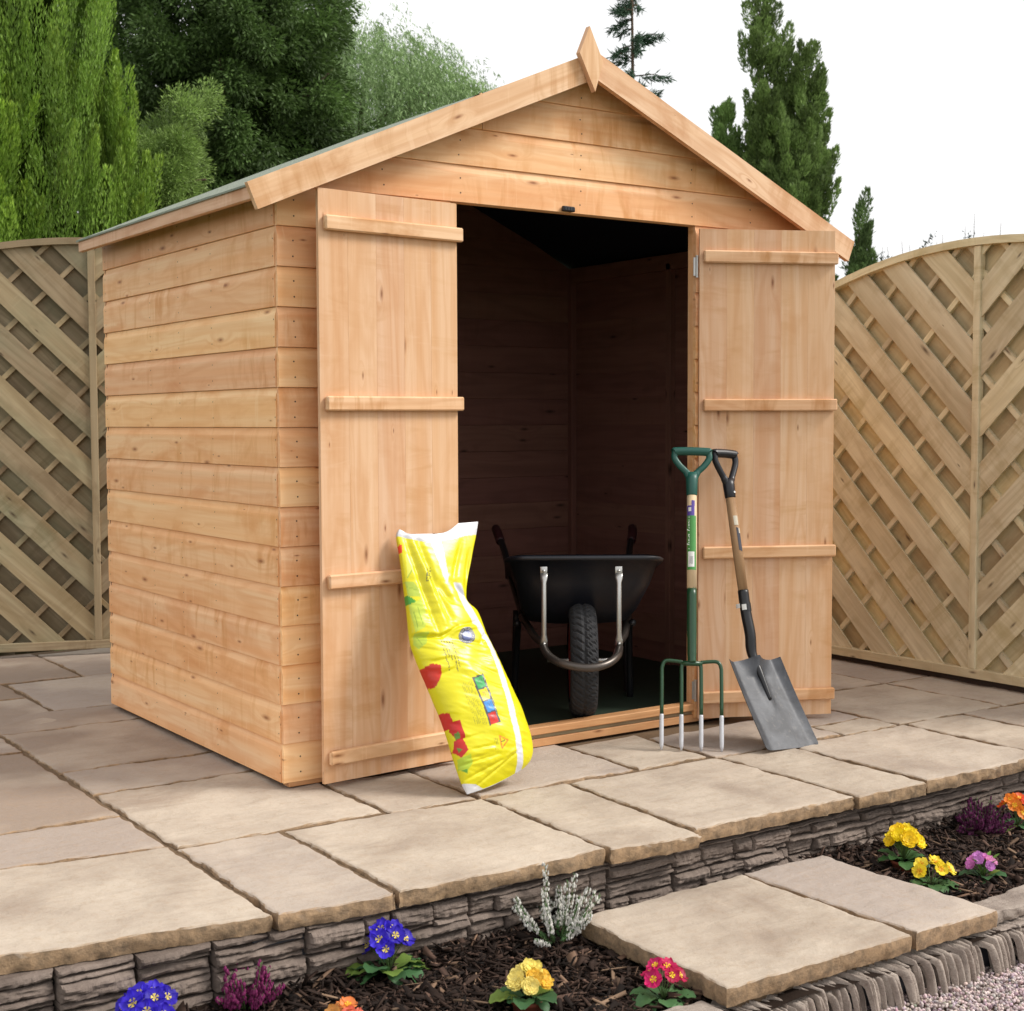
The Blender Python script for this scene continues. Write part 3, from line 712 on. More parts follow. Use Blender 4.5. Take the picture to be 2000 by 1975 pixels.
def chips(name, pts, Ls, Ws, Ts, frames, cols, m, jit=.25):
    n = len(pts); base = np.array([[-1, -1, -1], [1, -1, -1], [1, 1, -1], [-1, 1, -1], [-1, -1, 1], [1, -1, 1], [1, 1, 1], [-1, 1, 1]])*.5
    b = base[None]*np.stack([Ls, Ws, Ts], 1)[:, None, :]*(1+rng.uniform(-jit, jit, (n, 8, 3)))
    b[:, [0, 3, 4, 7], 1] *= rng.uniform(.25, 1, (n, 1)); b[:, [1, 2, 5, 6], 1] *= rng.uniform(.25, 1, (n, 1))
    V = np.einsum('nki,nij->nkj', b, frames)+pts[:, None]
    F = (BOXF[None]+8*np.arange(n)[:, None, None]).reshape(-1, 4)
    return npmesh(name, V.reshape(-1, 3), F, np.repeat(cols, 8, 0), m)
def scatter(n, x0, x1, y0, y1): return np.stack([rng.uniform(x0, x1, n), rng.uniform(y0, y1, n)], 1)
XY = np.concatenate([scatter(11000, -1.15, .30, -1.50, -.965), scatter(9500, 1.12, 2.6, -1.48, -.965)])
keep = ~((XY[:, 0] > .28) & (XY[:, 0] < 1.13) & (XY[:, 1] < -1.02)); XY = XY[keep]; n = len(XY)
zz = np.array([soilz(a, b) for a, b in XY]) + rng.uniform(-.004, .016, n)
Ls = rng.gamma(2.6, .0085, n)+.005; Ws = Ls*rng.uniform(.08, .42, n); Ts = rng.uniform(.0012, .0045, n)
hue = rng.random(n); cols = np.array([.034, .020, .0145])[None]*(rng.gamma(1.6, .6, n)[:, None]*1.0+.12) + (hue > .955)[:, None]*np.array([.20, .125, .08])*rng.uniform(.4, 1, n)[:, None]
tag(chips('bark_mulch', np.column_stack([XY, zz]), Ls, Ws, Ts, rotm(n, .38), cols, BARKCH), kind='stuff')
# a few long pale slivers and sticks
n = 60; XY = np.concatenate([scatter(34, -1.0, .26, -1.45, -1.0), scatter(26, 1.2, 2.2, -1.4, -1.0)])
zz = np.array([soilz(a, b) for a, b in XY])+.016
cols = np.array([.26, .17, .11])*rng.uniform(.35, 1.1, (n, 1))
o = chips('bark_slivers', np.column_stack([XY, zz]), rng.uniform(.04, .11, n), rng.uniform(.004, .013, n), rng.uniform(.002, .005, n), rotm(n, .22), cols, BARKCH, .15)
tag(o, kind='stuff')

# step of two riven slabs
st = empty('garden_step', (.71, -1.3, -.2), 'two-slab stone step, cream and grey, set in front of the retaining wall', 'step')
a = MB(); slab(a, [(.268, -1.580), (.852, -1.592), (.838, -1.028), (.272, -1.050)], -.148, .044, cell=.011, tone=.02, rough=.0035); tag(a.build('slab', PAVE, st, True), 'larger cream slab')
a = MB(); slab(a, [(.858, -1.595), (1.152, -1.603), (1.140, -1.030), (.842, -1.028)], -.149, .044, cell=.011, tone=.88, rough=.0035); tag(a.build('slab', PAVE, st, True), 'narrower grey slab')
a = MB(); a.board((.31, -1.555, -.36), (1, 0, 0), (0, 1, 0), (0, 0, 1), .80, .50, .165, .004, .5); a.build('step_base', MORTAR, st)
# rounded ridged blocks carrying the step
def ridged(mb, x0, x1, ytop, ztop, drop, out, tone, skew=.5):
    nx = int((x1-x0)/.0035); nt = 30; P = np.zeros((nx+1, nt+1, 3)); sd = random.random()*40
    for i in range(nx+1):
        for j in range(nt+1):
            u = i/nx; t = j/nt; a = t*math.pi/2
            x = x0+(x1-x0)*u; yy = ytop - out*math.sin(a)**.8; zz_ = ztop - drop*(1-math.cos(a))**.8
            ph = x - skew*t*.06 + .007*nz(x, t*.8, sd, 10)
            fr_c = (ph/.021 + .8*nz(ph, 0, sd, 12)) % 1.0; rd = (fr_c**.7 if fr_c < .78 else (1-fr_c)*3.9)*(.85+.7*nz(ph, t*.2, sd, 25)) + .22*nz(ph, t, sd, 85)
            e = min(u, 1-u)*(x1-x0); edge = math.exp(-e/.006)
            o = .026*rd - .014*edge
            P[i, j] = (x, yy-o*math.sin(a+.5), zz_+o*math.cos(a+.2)*.9)
    mb.grid(P, tone, 0, None, True)
ew = empty('edging_wall', (.9, -1.62, -.33), 'ridged grey-brown stone blocks edging the gravel, under and beside the step', 'edging wall')
def slate_block(mb, x0, x1, ytop, ztop, out, drop, skew, pitch=(.009, .026)):
    """split slates stood on edge: each leaf of stone a rounded rib running out from under the step"""
    x = x0
    while x < x1:
        w_ = random.uniform(*pitch); prj = random.uniform(-.024, .012); lift = random.uniform(-.013, .004); tone = random.random(); sd = random.random()*60; sk = skew*random.uniform(.85, 1.15)
        prof_ = []
        for k in range(15):
            t = k/14
            if t < .5: prof_.append((ytop-(out+prj)*t/.5*.82, ztop+lift-.018*(t/.5)**1.6))
            else:
                a_ = (t-.5)/.5*math.pi/2; prof_.append((ytop-(out+prj)*(.82+.18*math.sin(a_)), ztop+lift-.018-(drop-.018)*(1-math.cos(a_))**.75))
        P = np.zeros((15, 8, 3))
        for k, (yy, zz_) in enumerate(prof_):
            for q in range(8):
                s_ = -1+2*q/7; rd_ = 1-abs(s_)**2.4
                n1_ = nz(x+s_*.3, yy*1.0, sd, 28); n2_ = nz(x, yy+s_*.01, sd, 90)
                P[k, q] = (x+w_/2+s_*w_*.5*(.94+.10*n1_)+sk*(ytop-yy)+.003*n1_, yy-(.010*rd_+.004*n2_)*(k > 6), zz_+(.013*rd_-.010)*(1 if k < 11 else .4)+.005*n2_)
        mb.grid(P, tone, 0, None, True); x += w_*.80
rb = MB(); x = -.02
for wd in (.30, .26, .29, .24, .20): slate_block(rb, x, x+wd-.008, -1.515, -.196, .105, .14, .55); x += wd
rb.build('slate_edging_block', KERB, ew, True)
rb = MB()
for x0_ in (1.20, 1.42, 1.64, 1.86): slate_block(rb, x0_, x0_+.212, -1.585, -.252, .055, .09, .35)
rb.build('slate_edging_block', WALLST, ew, True)
rb = MB(); rb.board((0, -1.56, -.36), (1, 0, 0), (0, 1, 0), (0, 0, 1), 2.6, .06, .12, .002); rb.build('wall_core', INK, ew)
cs_ = MB()
slab(cs_, [(1.160, -1.585), (1.62, -1.575), (1.62, -1.475), (1.158, -1.485)], -.168, .03, cell=.008, tone=.1, gap=.004, rough=.006)
slab(cs_, [(1.62, -1.575), (2.1, -1.565), (2.1, -1.47), (1.62, -1.475)], -.168, .03, cell=.010, tone=.4, gap=.004, rough=.006)
slab(cs_, [(1.165, -1.60), (2.1, -1.58), (2.1, -1.5), (1.165, -1.50)], -.205, .045, cell=.010, tone=.7, gap=.004, rough=.007)
cs_.build('coping_stone', KERB, ew, True)
cs_ = MB()
slab(cs_, [(-.25, -1.60), (.262, -1.61), (.252, -1.52), (-.25, -1.475)], -.186, .03, cell=.008, tone=.1, gap=.004, rough=.006)
cs_.build('coping_stone', KERB, ew, True)
# gravel
sheet('gravel_bed', -1.5, 3.2, -3.2, -1.55, -.306, MORTAR, 2)
ic = 1.618; IV = np.array([(-1, ic, 0), (1, ic, 0), (-1, -ic, 0), (1, -ic, 0), (0, -1, ic), (0, 1, ic), (0, -1, -ic), (0, 1, -ic), (ic, 0, -1), (ic, 0, 1), (-ic, 0, -1), (-ic, 0, 1)])/1.9
IF = np.array([(0, 11, 5), (0, 5, 1), (0, 1, 7), (0, 7, 10), (0, 10, 11), (1, 5, 9), (5, 11, 4), (11, 10, 2), (10, 7, 6), (7, 1, 8), (3, 9, 4), (3, 4, 2), (3, 2, 6), (3, 6, 8), (3, 8, 9), (4, 9, 5), (2, 4, 11), (6, 2, 10), (8, 6, 7), (9, 8, 1)])
n = 12500; XY = scatter(n, .45, 1.75, -1.95, -1.585); hz = .012*np.clip((XY[:, 1]+1.75)/.1, -1, 0)
z = -.298 + rng.uniform(-.004, .011, n) - hz*.5
b = IV[None]*rng.uniform(.0028, .0062, (n, 1, 3))*(1+rng.uniform(-.28, .28, (n, 12, 3))); b = np.einsum('nki,nij->nkj', b, rotm(n, .8)) + np.column_stack([XY, z])[:, None]
cols = np.array([.56, .455, .44])*rng.uniform(.45, 1.25, (n, 1)) + rng.normal(0, .02, (n, 3)); cols = np.clip(cols, .03, .8)
tag(npmesh('gravel', b.reshape(-1, 3), (IF[None]+12*np.arange(n)[:, None, None]).reshape(-1, 3), np.repeat(cols, 12, 0), STONECH), kind='stuff')

# ------------------------------------------------------------------ wheelbarrow in the shed
O_ = Vector((1.180, .110, .0335)); A_ = Vector((.568, .823, 0)); S_ = Vector((.823, -.568, 0)); Z_ = Vector((0, 0, 1))
def wt(s, a, z): return wp(s*.94, a, z-.17*max(0, a+.06)/.86*min(1, max(0, (z-.30)/.26)))
def wt0(s): return s*.95
def wp(s, a, z): return O_ + S_*s + A_*a + Z_*z
wbr = empty('wheelbarrow', O_, 'black wheelbarrow parked nose-out inside the shed doorway', 'wheelbarrow')
def rrect(s0, s1, a0, a1, r, z, n=6):
    out = []
    for cx, ca, st_ in ((s1-r, a1-r, 0), (s0+r, a1-r, 1), (s0+r, a0+r, 2), (s1-r, a0+r, 3)):
        for k in range(n+1):
            t = (st_+k/n)*math.pi/2; out.append((cx+r*math.cos(t), ca+r*math.sin(t), z))
    return out
mb = MB()
rings = [rrect(-.275, .285, -.055, .80, .07, .566), rrect(-.285, .295, -.065, .81, .075, .560), rrect(-.283, .293, -.063, .808, .075, .550), rrect(-.265, .275, -.045, .79, .07, .549),
         rrect(-.245, .25, -.015, .74, .08, .47), rrect(-.225, .21, .05, .66, .09, .37), rrect(-.20, .175, .10, .60, .09, .318), rrect(-.15, .12, .15, .54, .08, .305)]
Rg = [[wt(*q) for q in r_+[r_[0]]] for r_ in rings]
mb.grid(np.array([[tuple(q) for q in r_] for r_ in Rg]), .5, 0, None, True)
mb.face([tuple(q) for q in Rg[-1][:-1]][::-1], [(0, 0)]*(len(Rg[-1])-1), .5)
ins = [[wt(q[0]*.97, q[1]*.98+.01, q[2]+(.004 if i < 3 else 0)) for q in r_+[r_[0]]] for i, r_ in enumerate([rings[0], rings[3], rings[4], rings[5], rings[6], rings[7]])]
mb.grid(np.array([[tuple(q) for q in r_] for r_ in ins]), .5, 0)
mb.face([tuple(q) for q in ins[-1][:-1]], [(0, 0)]*(len(ins[-1])-1), .5)
mb.build('tray', TRAY, wbr, True)
# wheel with tread
wc = wp(0, .02, .196); R0 = .196
mb = MB(); pr = []
for k in range(17):
    t = math.pi*k/16; wv_ = -math.cos(t)*.047; rr = .148+ (R0-.148)*math.sin(t)**.55; pr.append((wv_, rr))
nseg = 160; V = np.zeros((len(pr), nseg+1, 3))
for i, (wv_, rr) in enumerate(pr):
    for k in range(nseg+1):
        a = 2*math.pi*k/nseg; tread = 0
        if abs(wv_) < .040:
            ph = (k + (6 if wv_ > 0 else 0) + abs(wv_)*90) % 4
            tread = -.0055 if ph < 1.0 or abs(wv_) < .003 else 0
        q = wc + S_*wv_ + (A_*math.cos(a) + Z_*math.sin(a))*(rr+tread); V[i, k] = q
mb.grid(V, .5, 0); 
wh = mb.build('wheel', RUBBER, wbr, False)
mb = MB()
for sgn in (-1, 1): mb.lathe(wc+S_*sgn*.002, S_*sgn, [(.040, .150), (.034, .142), (.012, .13), (.010, .05), (.030, .045), (.045, .030), (.045, .006)], 40)
mb.build('rim', WHEELR, wh, True)
mb = MB()   # frame: long side tubes from handles down to the hoop round the wheel
hoop = [wp(-.205, .30, .31), wp(-.165, .10, .27), wp(-.136, -.02, .262), wp(-.135, -.075, .255), wp(-.118, -.150, .238), wp(-.075, -.205, .222), wp(0, -.226, .212), wp(.062, -.205, .218), wp(.105, -.150, .235), wp(.120, -.075, .252), wp(.120, -.02, .262), wp(.15, .10, .27), wp(.18, .30, .31)]
mb.tube(bez(hoop, 8), .0135, 14); mb.build('wheel_hoop', plain('scuffed_steel_tube', (.10, .085, .075), .35, .7, .5, .2, 30), wbr, True)
for sg, s1 in ((-1, -.245), (1, .205)):
    mb = MB(); mb.tube(bez([wp(s1*.82, .30, .31), wp(s1, .62, .42), wp(s1*1.10, .80, .50), wp(s1*1.18, .90, .545)], 6), .0135, 12); mb.build('handle_tube', BLACKM, wbr, True)
    mb = MB(); mb.tube(bez([wp(s1*1.17, .88, .535), wp(s1*1.22, .94, .565), wp(s1*1.25, 1.03, .575)], 6), [.0185]*13, 14); mb.build('grip', MAROON, wbr, True)
    mb = MB(); mb.tube(bez([wp(s1*.92, .20, .300), wp(s1*.90, .30, .27), wp(s1*.93, .36, .14), wp(s1*.95, .385, .012), wp(s1*.95, .41, .0), wp(s1*.95, .50, .012), wp(s1*.92, .55, .3)], 7), .0125, 12); mb.build('leg', BLACKM, wbr, True)
    mb = MB(); sx = -.134 if sg < 0 else .119
    mb.tube([wp(sx, -.066, .505), wp(sx, -.069, .49), wp(sx, -.073, .475), wp(sx, -.0735, .30), wp(sx, -.074, .28), wp(sx, -.074, .262)], [(.003, .013), (.004, .013), (.0085, .0085), (.0085, .0085), (.004, .0125), (.003, .0125)], 14)
    mb.board(wp(sx-.012, -.058, .493), Z_, S_, -A_, .035, .024, .003, .001); mb.tube([wp(sx, -.060, .513), wp(sx, -.070, .513)], .005, 8)
    mb.tube([wp(sx, -.070, .268), wp(sx, -.086, .268)], .0055, 6)
    mb.build('brace', ZINC, wbr, True)
mb = MB(); mb.tube([wp(-.22, .62, .03), wp(-.22, .62, .01)], .001, 4); mb = MB()
mb.tube([wp(-.12, .02, .196), wp(.11, .02, .196)], .007, 10); mb.tube([wp(-.13, .0, .25), wp(-.115, .02, .196)], .006, 8); mb.tube([wp(.12, .0, .25), wp(.105, .02, .196)], .006, 8)
mb.build('axle', ZINC, wbr, True)

# ------------------------------------------------------------------ digging fork
fk = empty('digging_fork', (1.285, -.33, PZ), 'green digging fork with D handle and silver-tipped tines leaning on the door frame', 'fork')
FB = Vector((1.286, -.330, PZ)); FT = Vector((1.505, -.080, .955)); FA = (FT-FB).normalized(); FL = (FT-FB).length
FW = Vector((.8, -.6, 0)); FW = (FW-FA*FW.dot(FA)).normalized(); FN = FW.cross(FA); FN = -FN if FN.y > 0 else FN
def fp(w_, h, n_=0): return FB + FW*w_ + FA*h + FN*n_
mb = MB()
shoulder = .292
mb.tube(bez([fp(0, shoulder-.004, .004), fp(0, shoulder+.02, .002), fp(0, shoulder+.07, 0), fp(0, .54, 0)], 5), [.0125]+[.0145]*5+[.0155]*5+[.0165]*5, 18)
mb.tube([fp(-.034, shoulder-.006, .002), fp(.034, shoulder-.006, .002)], .0085, 12)
mb.build('socket', GREENM, fk, True)
tw = [(-.098, 1), (-.034, 0), (.030, 0), (.096, 1)]
for w_, outer in tw:
    sg = -1 if w_ < 0 else 1; mb = MB(); top_ = shoulder - (.002 if outer else .006)
    if outer: path = [fp(sg*.030, top_, .002), fp(w_-sg*.022, top_+.004, .002), fp(w_-sg*.006, top_-.003, .002), fp(w_, top_-.022, .002)]
    else: path = [fp(w_*.9, top_+.004, .002), fp(w_, top_-.015, .002)]
    body = bez(path, 6)[:-1] + [fp(w_, top_-.022 - (top_-.022-.118)*k/6, .004*math.sin(k/6*3.1)+.002) for k in range(7)]
    mb.tube(body, .0062, 12)
    tn_ = mb.build('tine', GREENM, fk, True)
    mb = MB(); mb.tube([fp(w_, .118, .002), fp(w_, .112, .002), fp(w_, .035, .0), fp(w_, .018, .0), fp(w_, .002, .0)], [(.0066, .0066), (.007, .0072), (.0068, .0075), (.006, .0068), (.0025, .0028)], 10); mb.build('tine_tip', TINESIL, tn_, True)
def dhandle(P, h0, h1, h2, half, mat_, parent, rs, rgrip, skew=0):
    """P(w,h,n); socket h0..h1, fork of the Y at h1, grip centre h2"""
    mb = MB()
    mb.tube([P(0, h0, 0), P(0, h0+.003, 0), P(0, h1-.02, 0), P(0, h1+.004, 0)], [(rs*1.02, rs*1.02), (rs*1.12, rs*1.12), (rs*1.2, rs*1.25), (rs*.9, rs*1.2)], 20)
    for sg in (-1, 1):
        mb.tube(bez([P(sg*.006, h1-.022, 0), P(sg*.017, h1+.004, 0), P(sg*half*.72, h1+(h2-h1)*.38, 0), P(sg*half*1.0, h1+(h2-h1)*.70, 0), P(sg*half, h2-.004, 0), P(sg*half*.985, h2+.008, 0)], 7), [(.011, .0125)]*8+[(.009, .011)]*28, 14)
    mb.tube(bez([P(-half*1.03, h2, 0), P(-half*.9, h2+.0015, 0), P(0, h2+.003, 0), P(half*.9, h2+.0015, 0), P(half*1.03, h2, 0)], 6), [rgrip*.75, rgrip*.93]+[rgrip]*21+[rgrip*.93, rgrip*.75], 18)
    return mb.build('handle', mat_, parent, True)
mb = MB(); mb.tube([fp(0, .536), fp(0, .70), fp(0, .868)], [.0165, .0172, .0165], 20, random.random()); sh = mb.build('shaft', ASH, fk, True)
dhandle(fp, .858, .935, FL-.012, .058, GREENP, fk, .0165, .0145)
def wrap(P, h0, h1, a0, a1, r, m_, name, parent, dh=0.0, n_=10):
    mb = MB(); G_ = np.array([[tuple(P(r*math.sin(a), h+dh*(a-a0), 0) + (P(0, h, 1)-P(0, h, 0))*r*math.cos(a)) for a in np.linspace(a0, a1, n_)] for h in np.linspace(h0, h1, 5)])
    mb.grid(G_, .5, 0, None, False); return mb.build(name, m_, parent, True)
LABG = plain('green_label', (.06, .26, .055), .45, 0, .3, 0, 70); LABP = plain('purple_label', (.10, .06, .32), .45, 0, .5, 0, 120)
wrap(fp, .598, .785, -1.15, .80, .0178, LABG, 'label', sh); wrap(fp, .785, .820, -1.15, .45, .0178, LABP, 'label', sh)
wrap(fp, .818, .838, -.15, .5, .0177, LABP, 'label', sh); wrap(fp, .608, .660, -.85, .40, .0182, WHITEP, 'barcode_sticker', sh)
for k in range(9): wrap(fp, .618, .644, -.5+k*.075, -.5+k*.075+random.uniform(.015, .045), .0184, INK, 'barcode_bars', sh, 0, 2) if k % 1 == 0 else None
wrap(fp, .800, .814, -.8, -.2, .0181, WHITEP, 'label_emblem', sh)
def textmesh(txt, size, m_, name, parent, X, Y, origin, extrude=.0002):
    cu_ = bpy.data.curves.new(name, 'FONT'); cu_.body = txt; cu_.size = size; cu_.extrude = extrude; cu_.align_x = 'LEFT'
    tmp = bpy.data.objects.new(name, cu_); C.objects.link(tmp); dg = bpy.context.evaluated_depsgraph_get()
    me = bpy.data.meshes.new_from_object(tmp.evaluated_get(dg)); bpy.data.objects.remove(tmp); bpy.data.curves.remove(cu_)
    X, Y = Vector(X).normalized(), Vector(Y).normalized(); Zv = X.cross(Y)
    for v in me.vertices: v.co = Vector(origin) + X*v.co.x + Y*v.co.y + Zv*v.co.z
    return link(name, me, m_, parent)
textmesh('Heavy Duty Fork', .0215, WHITEP, 'label_text', sh, -FA, FW, fp(-.0125, .782, .0150))

# ------------------------------------------------------------------ shovel
SB = Vector((1.576, -.492, PZ+.002)); SQ = Vector((1.590, -.292, .247)); ST = Vector((1.640, -.096, .940))
shv = empty('shovel', SB, 'worn shovel with square steel blade and black D handle leaning on the right door', 'shovel')
bA = (SQ-SB).normalized(); bW = Vector((.997, .06, 0)); bW = (bW-bA*bW.dot(bA)).normalized(); bN = bW.cross(bA); bN = -bN if bN.y > 0 else bN
BL = (SQ-SB).length
mb = MB(); nu, nv = 46, 56; Pt = np.zeros((nu+1, nv+1, 3)); Pb = np.zeros((nu+1, nv+1, 3))
for i in range(nu+1):
    for j in range(nv+1):
        u = -1+2*i/nu; v = j/nv; half_ = .121 - .002*v
        top_v = BL - .010*(1-abs(u)**2)*0
        h = v*BL; x_ = u*half_
        if v < .04: x_ *= 1-.05*(1-v/.04)**2*(abs(u) > .9)
        side_ = .020*max(0, (abs(u)-.72)/.28)**1.3*(.35+.65*v)
        rib = .010*math.exp(-(x_/.018)**2)*max(0, min(1, (v-.38)/.35))
        dish = .006*math.sin(v*2.4)
        q = SB + bA*h + bW*x_ + bN*(side_ + rib - dish + .030*max(0, v-.82)/.18*math.exp(-(x_/.045)**2))
        Pt[i, j] = q; Pb[i, j] = q - bN*.0022
mb.grid(Pt, .5, 0, None, False); mb.grid(Pb, .5, 0, None, True)
loop = [(i, 0) for i in range(nu+1)] + [(nu, j) for j in range(1, nv+1)] + [(i, nv) for i in range(nu-1, -1, -1)] + [(0, j) for j in range(nv-1, -1, -1)]
mb.grid(np.array([[Pt[i, j] for i, j in loop], [Pb[i, j] for i, j in loop]]), .5, 0)
mb.build('blade', BLADE, shv, True)
sA = (ST-SQ).normalized()
neck = bez([SQ-bA*.15+bN*.000, SQ-bA*.06+bN*.006, SQ+bN*.010+bA*.02, SQ+(ST-SQ)*.12+bN*.006, SQ+(ST-SQ)*.22, SQ+(ST-SQ)*.33], 6)
nr = [(.004+.0145*min(1, k/14), .006+.0125*min(1, k/14)) for k in range(len(neck))]
mb = MB(); mb.tube(neck, nr, 20); mb.tube([SQ+(ST-SQ)*.265+Vector((0, -.017, 0)), SQ+(ST-SQ)*.265+Vector((0, -.0205, 0))], .0035, 10); mb.build('socket', BLACKM, shv, True)
sW = bW - sA*bW.dot(sA); sW.normalize(); sN = sW.cross(sA); sN = -sN if sN.y > 0 else sN; SL_ = (ST-SQ).length
def sp_(w_, h, n_=0): return SQ + sW*w_ + sA*h + sN*n_
mb = MB(); mb.tube([sp_(0, SL_*.325), sp_(0, SL_*.55), sp_(0, SL_*.80)], [.0165, .0175, .0165], 20, .6); ssh = mb.build('shaft', ASHOLD, shv, True)
dhandle(sp_, SL_*.775, SL_*.865, SL_-.006, .047, BLACKP, shv, .0165, .0155)
mb = MB(); mb.tube([sp_(.004, SL_*.80, .0185), sp_(.004, SL_*.80, .0205)], .004, 10); mb.build('rivet', ZINC, shv)
wrap(sp_, SL_*.64, SL_*.685, -.75, .15, .0181, CREAML, 'torn_label', ssh); wrap(sp_, SL_*.52, SL_*.63, -.45, .30, .0181, DKLAB, 'torn_label', ssh, -.008); wrap(sp_, SL_*.60, SL_*.625, .0, .3, .0184, CREAML, 'torn_label', ssh)
wrap(sp_, SL_*.235, SL_*.262, -1.4, 1.2, .0195, WHITEP, 'tape_scrap', shv); wrap(sp_, SL_*.245, SL_*.265, -1.9, -1.3, .034, WHITEP, 'tape_scrap', shv)
wrap(sp_, SL_*.23, SL_*.268, -.55, 1.3, .0199, BLACKM, 'tape_band', shv)

# ------------------------------------------------------------------ compost bag, artwork laid out on its own plane
H_ = np.array([[0.0017031269043287025, -0.00036312464460088253, -1.003022564926649], [-0.0002595043167591368, -0.001438166599509697, 2.475434736603549], [-0.0002204336929362885, 0.00014133241666323582, 1.0]])
def art(x, y):
    q = np.stack([x, y, np.ones_like(x)], -1) @ H_.T
    return q[..., 0]/q[..., 2], q[..., 1]/q[..., 2]
Lp = [(912, 1552), (903, 1536), (896, 1516), (884, 1478), (872, 1436), (858, 1398), (836, 1345), (812, 1288), (800, 1250), (794, 1197), (787, 1140), (779, 1083), (773, 1050), (777, 1036)]
Rp = [(1024, 1500), (1036, 1484), (1039, 1462), (1032, 1432), (1019, 1396), (1006, 1366), (985, 1320), (963, 1270), (949, 1240), (932, 1196), (910, 1166), (921, 1090), (930, 1045), (934, 1019)]
Tk = [.006, .024, .040, .054, .060, .062, .058, .050, .044, .034, .024, .016, .009, .004]
def sm(P_, n):
    P_ = np.array(P_, float); t = np.linspace(0, len(P_)-1, n); i = np.clip(t.astype(int), 0, len(P_)-2); f = (t-i)[:, None] if P_.ndim > 1 else t-i
    P0 = P_[np.clip(i-1, 0, None)]; P1 = P_[i]; P2 = P_[i+1]; P3 = P_[np.clip(i+2, None, len(P_)-1)]
    return .5*(2*P1+(P2-P0)*f+(2*P0-5*P1+4*P2-P3)*f**2+(3*P1-P0-3*P2+P3)*f**3)
NV, NU = 330, 150
LL, RR, TT = sm(Lp, NV), sm(Rp, NV), sm(Tk, NV)
u = np.linspace(0, 1, NU); uu = .5-.5*np.cos(u*math.pi)*.999; uu = .55*uu+.45*u
PX = LL[:, None, :]*(1-uu)[None, :, None] + RR[:, None, :]*uu[None, :, None]
# bottom seam bulges down towards its corner, top edge sags between its corners
vv = np.linspace(0, 1, NV)
PX[..., 1] += (6*np.sin(uu*math.pi)[None]*np.exp(-vv*14)[:, None]) + (26*np.sin(np.clip(uu*1.35, 0, 1)*math.pi)**1.0*np.ones(NU))[None]*np.clip((vv-.93)/.07, 0, 1)[:, None]
X, Y = art(PX[..., 0], PX[..., 1])
px, py = PX[..., 0], PX[..., 1]
prof = np.clip(4*uu*(1-uu), 0, 1)**.42
hgt = TT[:, None]*prof[None]
def seg(ax, ay, bx, by):
    t = np.clip(((px-ax)*(bx-ax)+(py-ay)*(by-ay))/((bx-ax)**2+(by-ay)**2), 0, 1); return np.hypot(px-ax-t*(bx-ax), py-ay-t*(by-ay)), t
for ax, ay, bx, by, dpt, wdt in ((788, 1055, 845, 1246, .010, 5), (812, 1062, 868, 1215, .011, 6), (800, 1060, 858, 1232, -.008, 6), (881, 1145, 905, 1170, .012, 5), (848, 1140, 872, 1180, .010, 6), (878, 1138, 898, 1060, .006, 5), (905, 1150, 915, 1075, .006, 4),
    (795, 1246, 848, 1251, .012, 3.5), (848, 1251, 880, 1232, .011, 3.5), (880, 1232, 925, 1218, .008, 4), (852, 1243, 905, 1225, -.007, 5), (870, 1256, 940, 1266, .005, 4), (925, 1262, 942, 1240, .008, 4), (868, 1240, 930, 1228, -.006, 4),
    (905, 1470, 950, 1462, .004, 3), (890, 1500, 960, 1478, .005, 3), (905, 1525, 985, 1480, .006, 3.5), (925, 1538, 1000, 1470, .005, 3), (900, 1488, 945, 1478, .004, 3), (960, 1500, 990, 1470, -.004, 4), (880, 1452, 925, 1440, .003, 3), (830, 1300, 870, 1292, .004, 3), (845, 1325, 880, 1310, .004, 3), (930, 1340, 975, 1352, .003, 3), (925, 1312, 960, 1324, .003, 3)):
    d_, t_ = seg(ax, ay, bx, by); hgt -= dpt*np.exp(-(d_/wdt)**2)*np.sin(np.clip(t_*.8+.1, 0, 1)*math.pi)
# the folded-over top flap sits proud of the filled part
flap = 1/(1+np.exp((py-(1247-np.clip(px-848, 0, 60)*.62))/2.2)); hgt += .010*flap*np.clip(1-(px-800)/110, 0, 1)
nzv_ = np.vectorize(lambda a, b, s_: mnoise.noise(Vector((a, b, s_))))
wr = (nzv_(px*.022+py*.008, py*.085-px*.020+.9*nzv_(px*.02, py*.02, 2.0), 1.0)*.0030 + nzv_(px*.06, py*.20-px*.05, 5.0)*.0011)*(.35+1.1*np.clip(nzv_(px*.018, py*.012, 7.0)+.4, 0, 1)) + nzv_(px*.025, py*.022, 9.0)*.006
hgt = hgt + wr*np.clip(prof*1.3, .15, 1)[None]*np.clip(TT/.03, .35, 1)[:, None]
e1 = np.array([1, 0, 0]); e2 = np.array([0, .3793533, .9252519]); e3 = np.array([0, -.9252519, .3793533]); bo = np.array([.405, -.38, -.015])
Fr = bo + X[..., None]*e1 + Y[..., None]*e2 + (hgt)[..., None]*e3
bh = -TT[:, None]*prof[None]*np.where(vv < .85, .62, .3)[:, None] + wr*.3
Bk = bo + X[..., None]*e1 + Y[..., None]*e2 + (bh)[..., None]*e3
Fr[..., 2] = np.maximum(Fr[..., 2], PZ+.003); Bk[..., 2] = np.maximum(Bk[..., 2], PZ+.003)
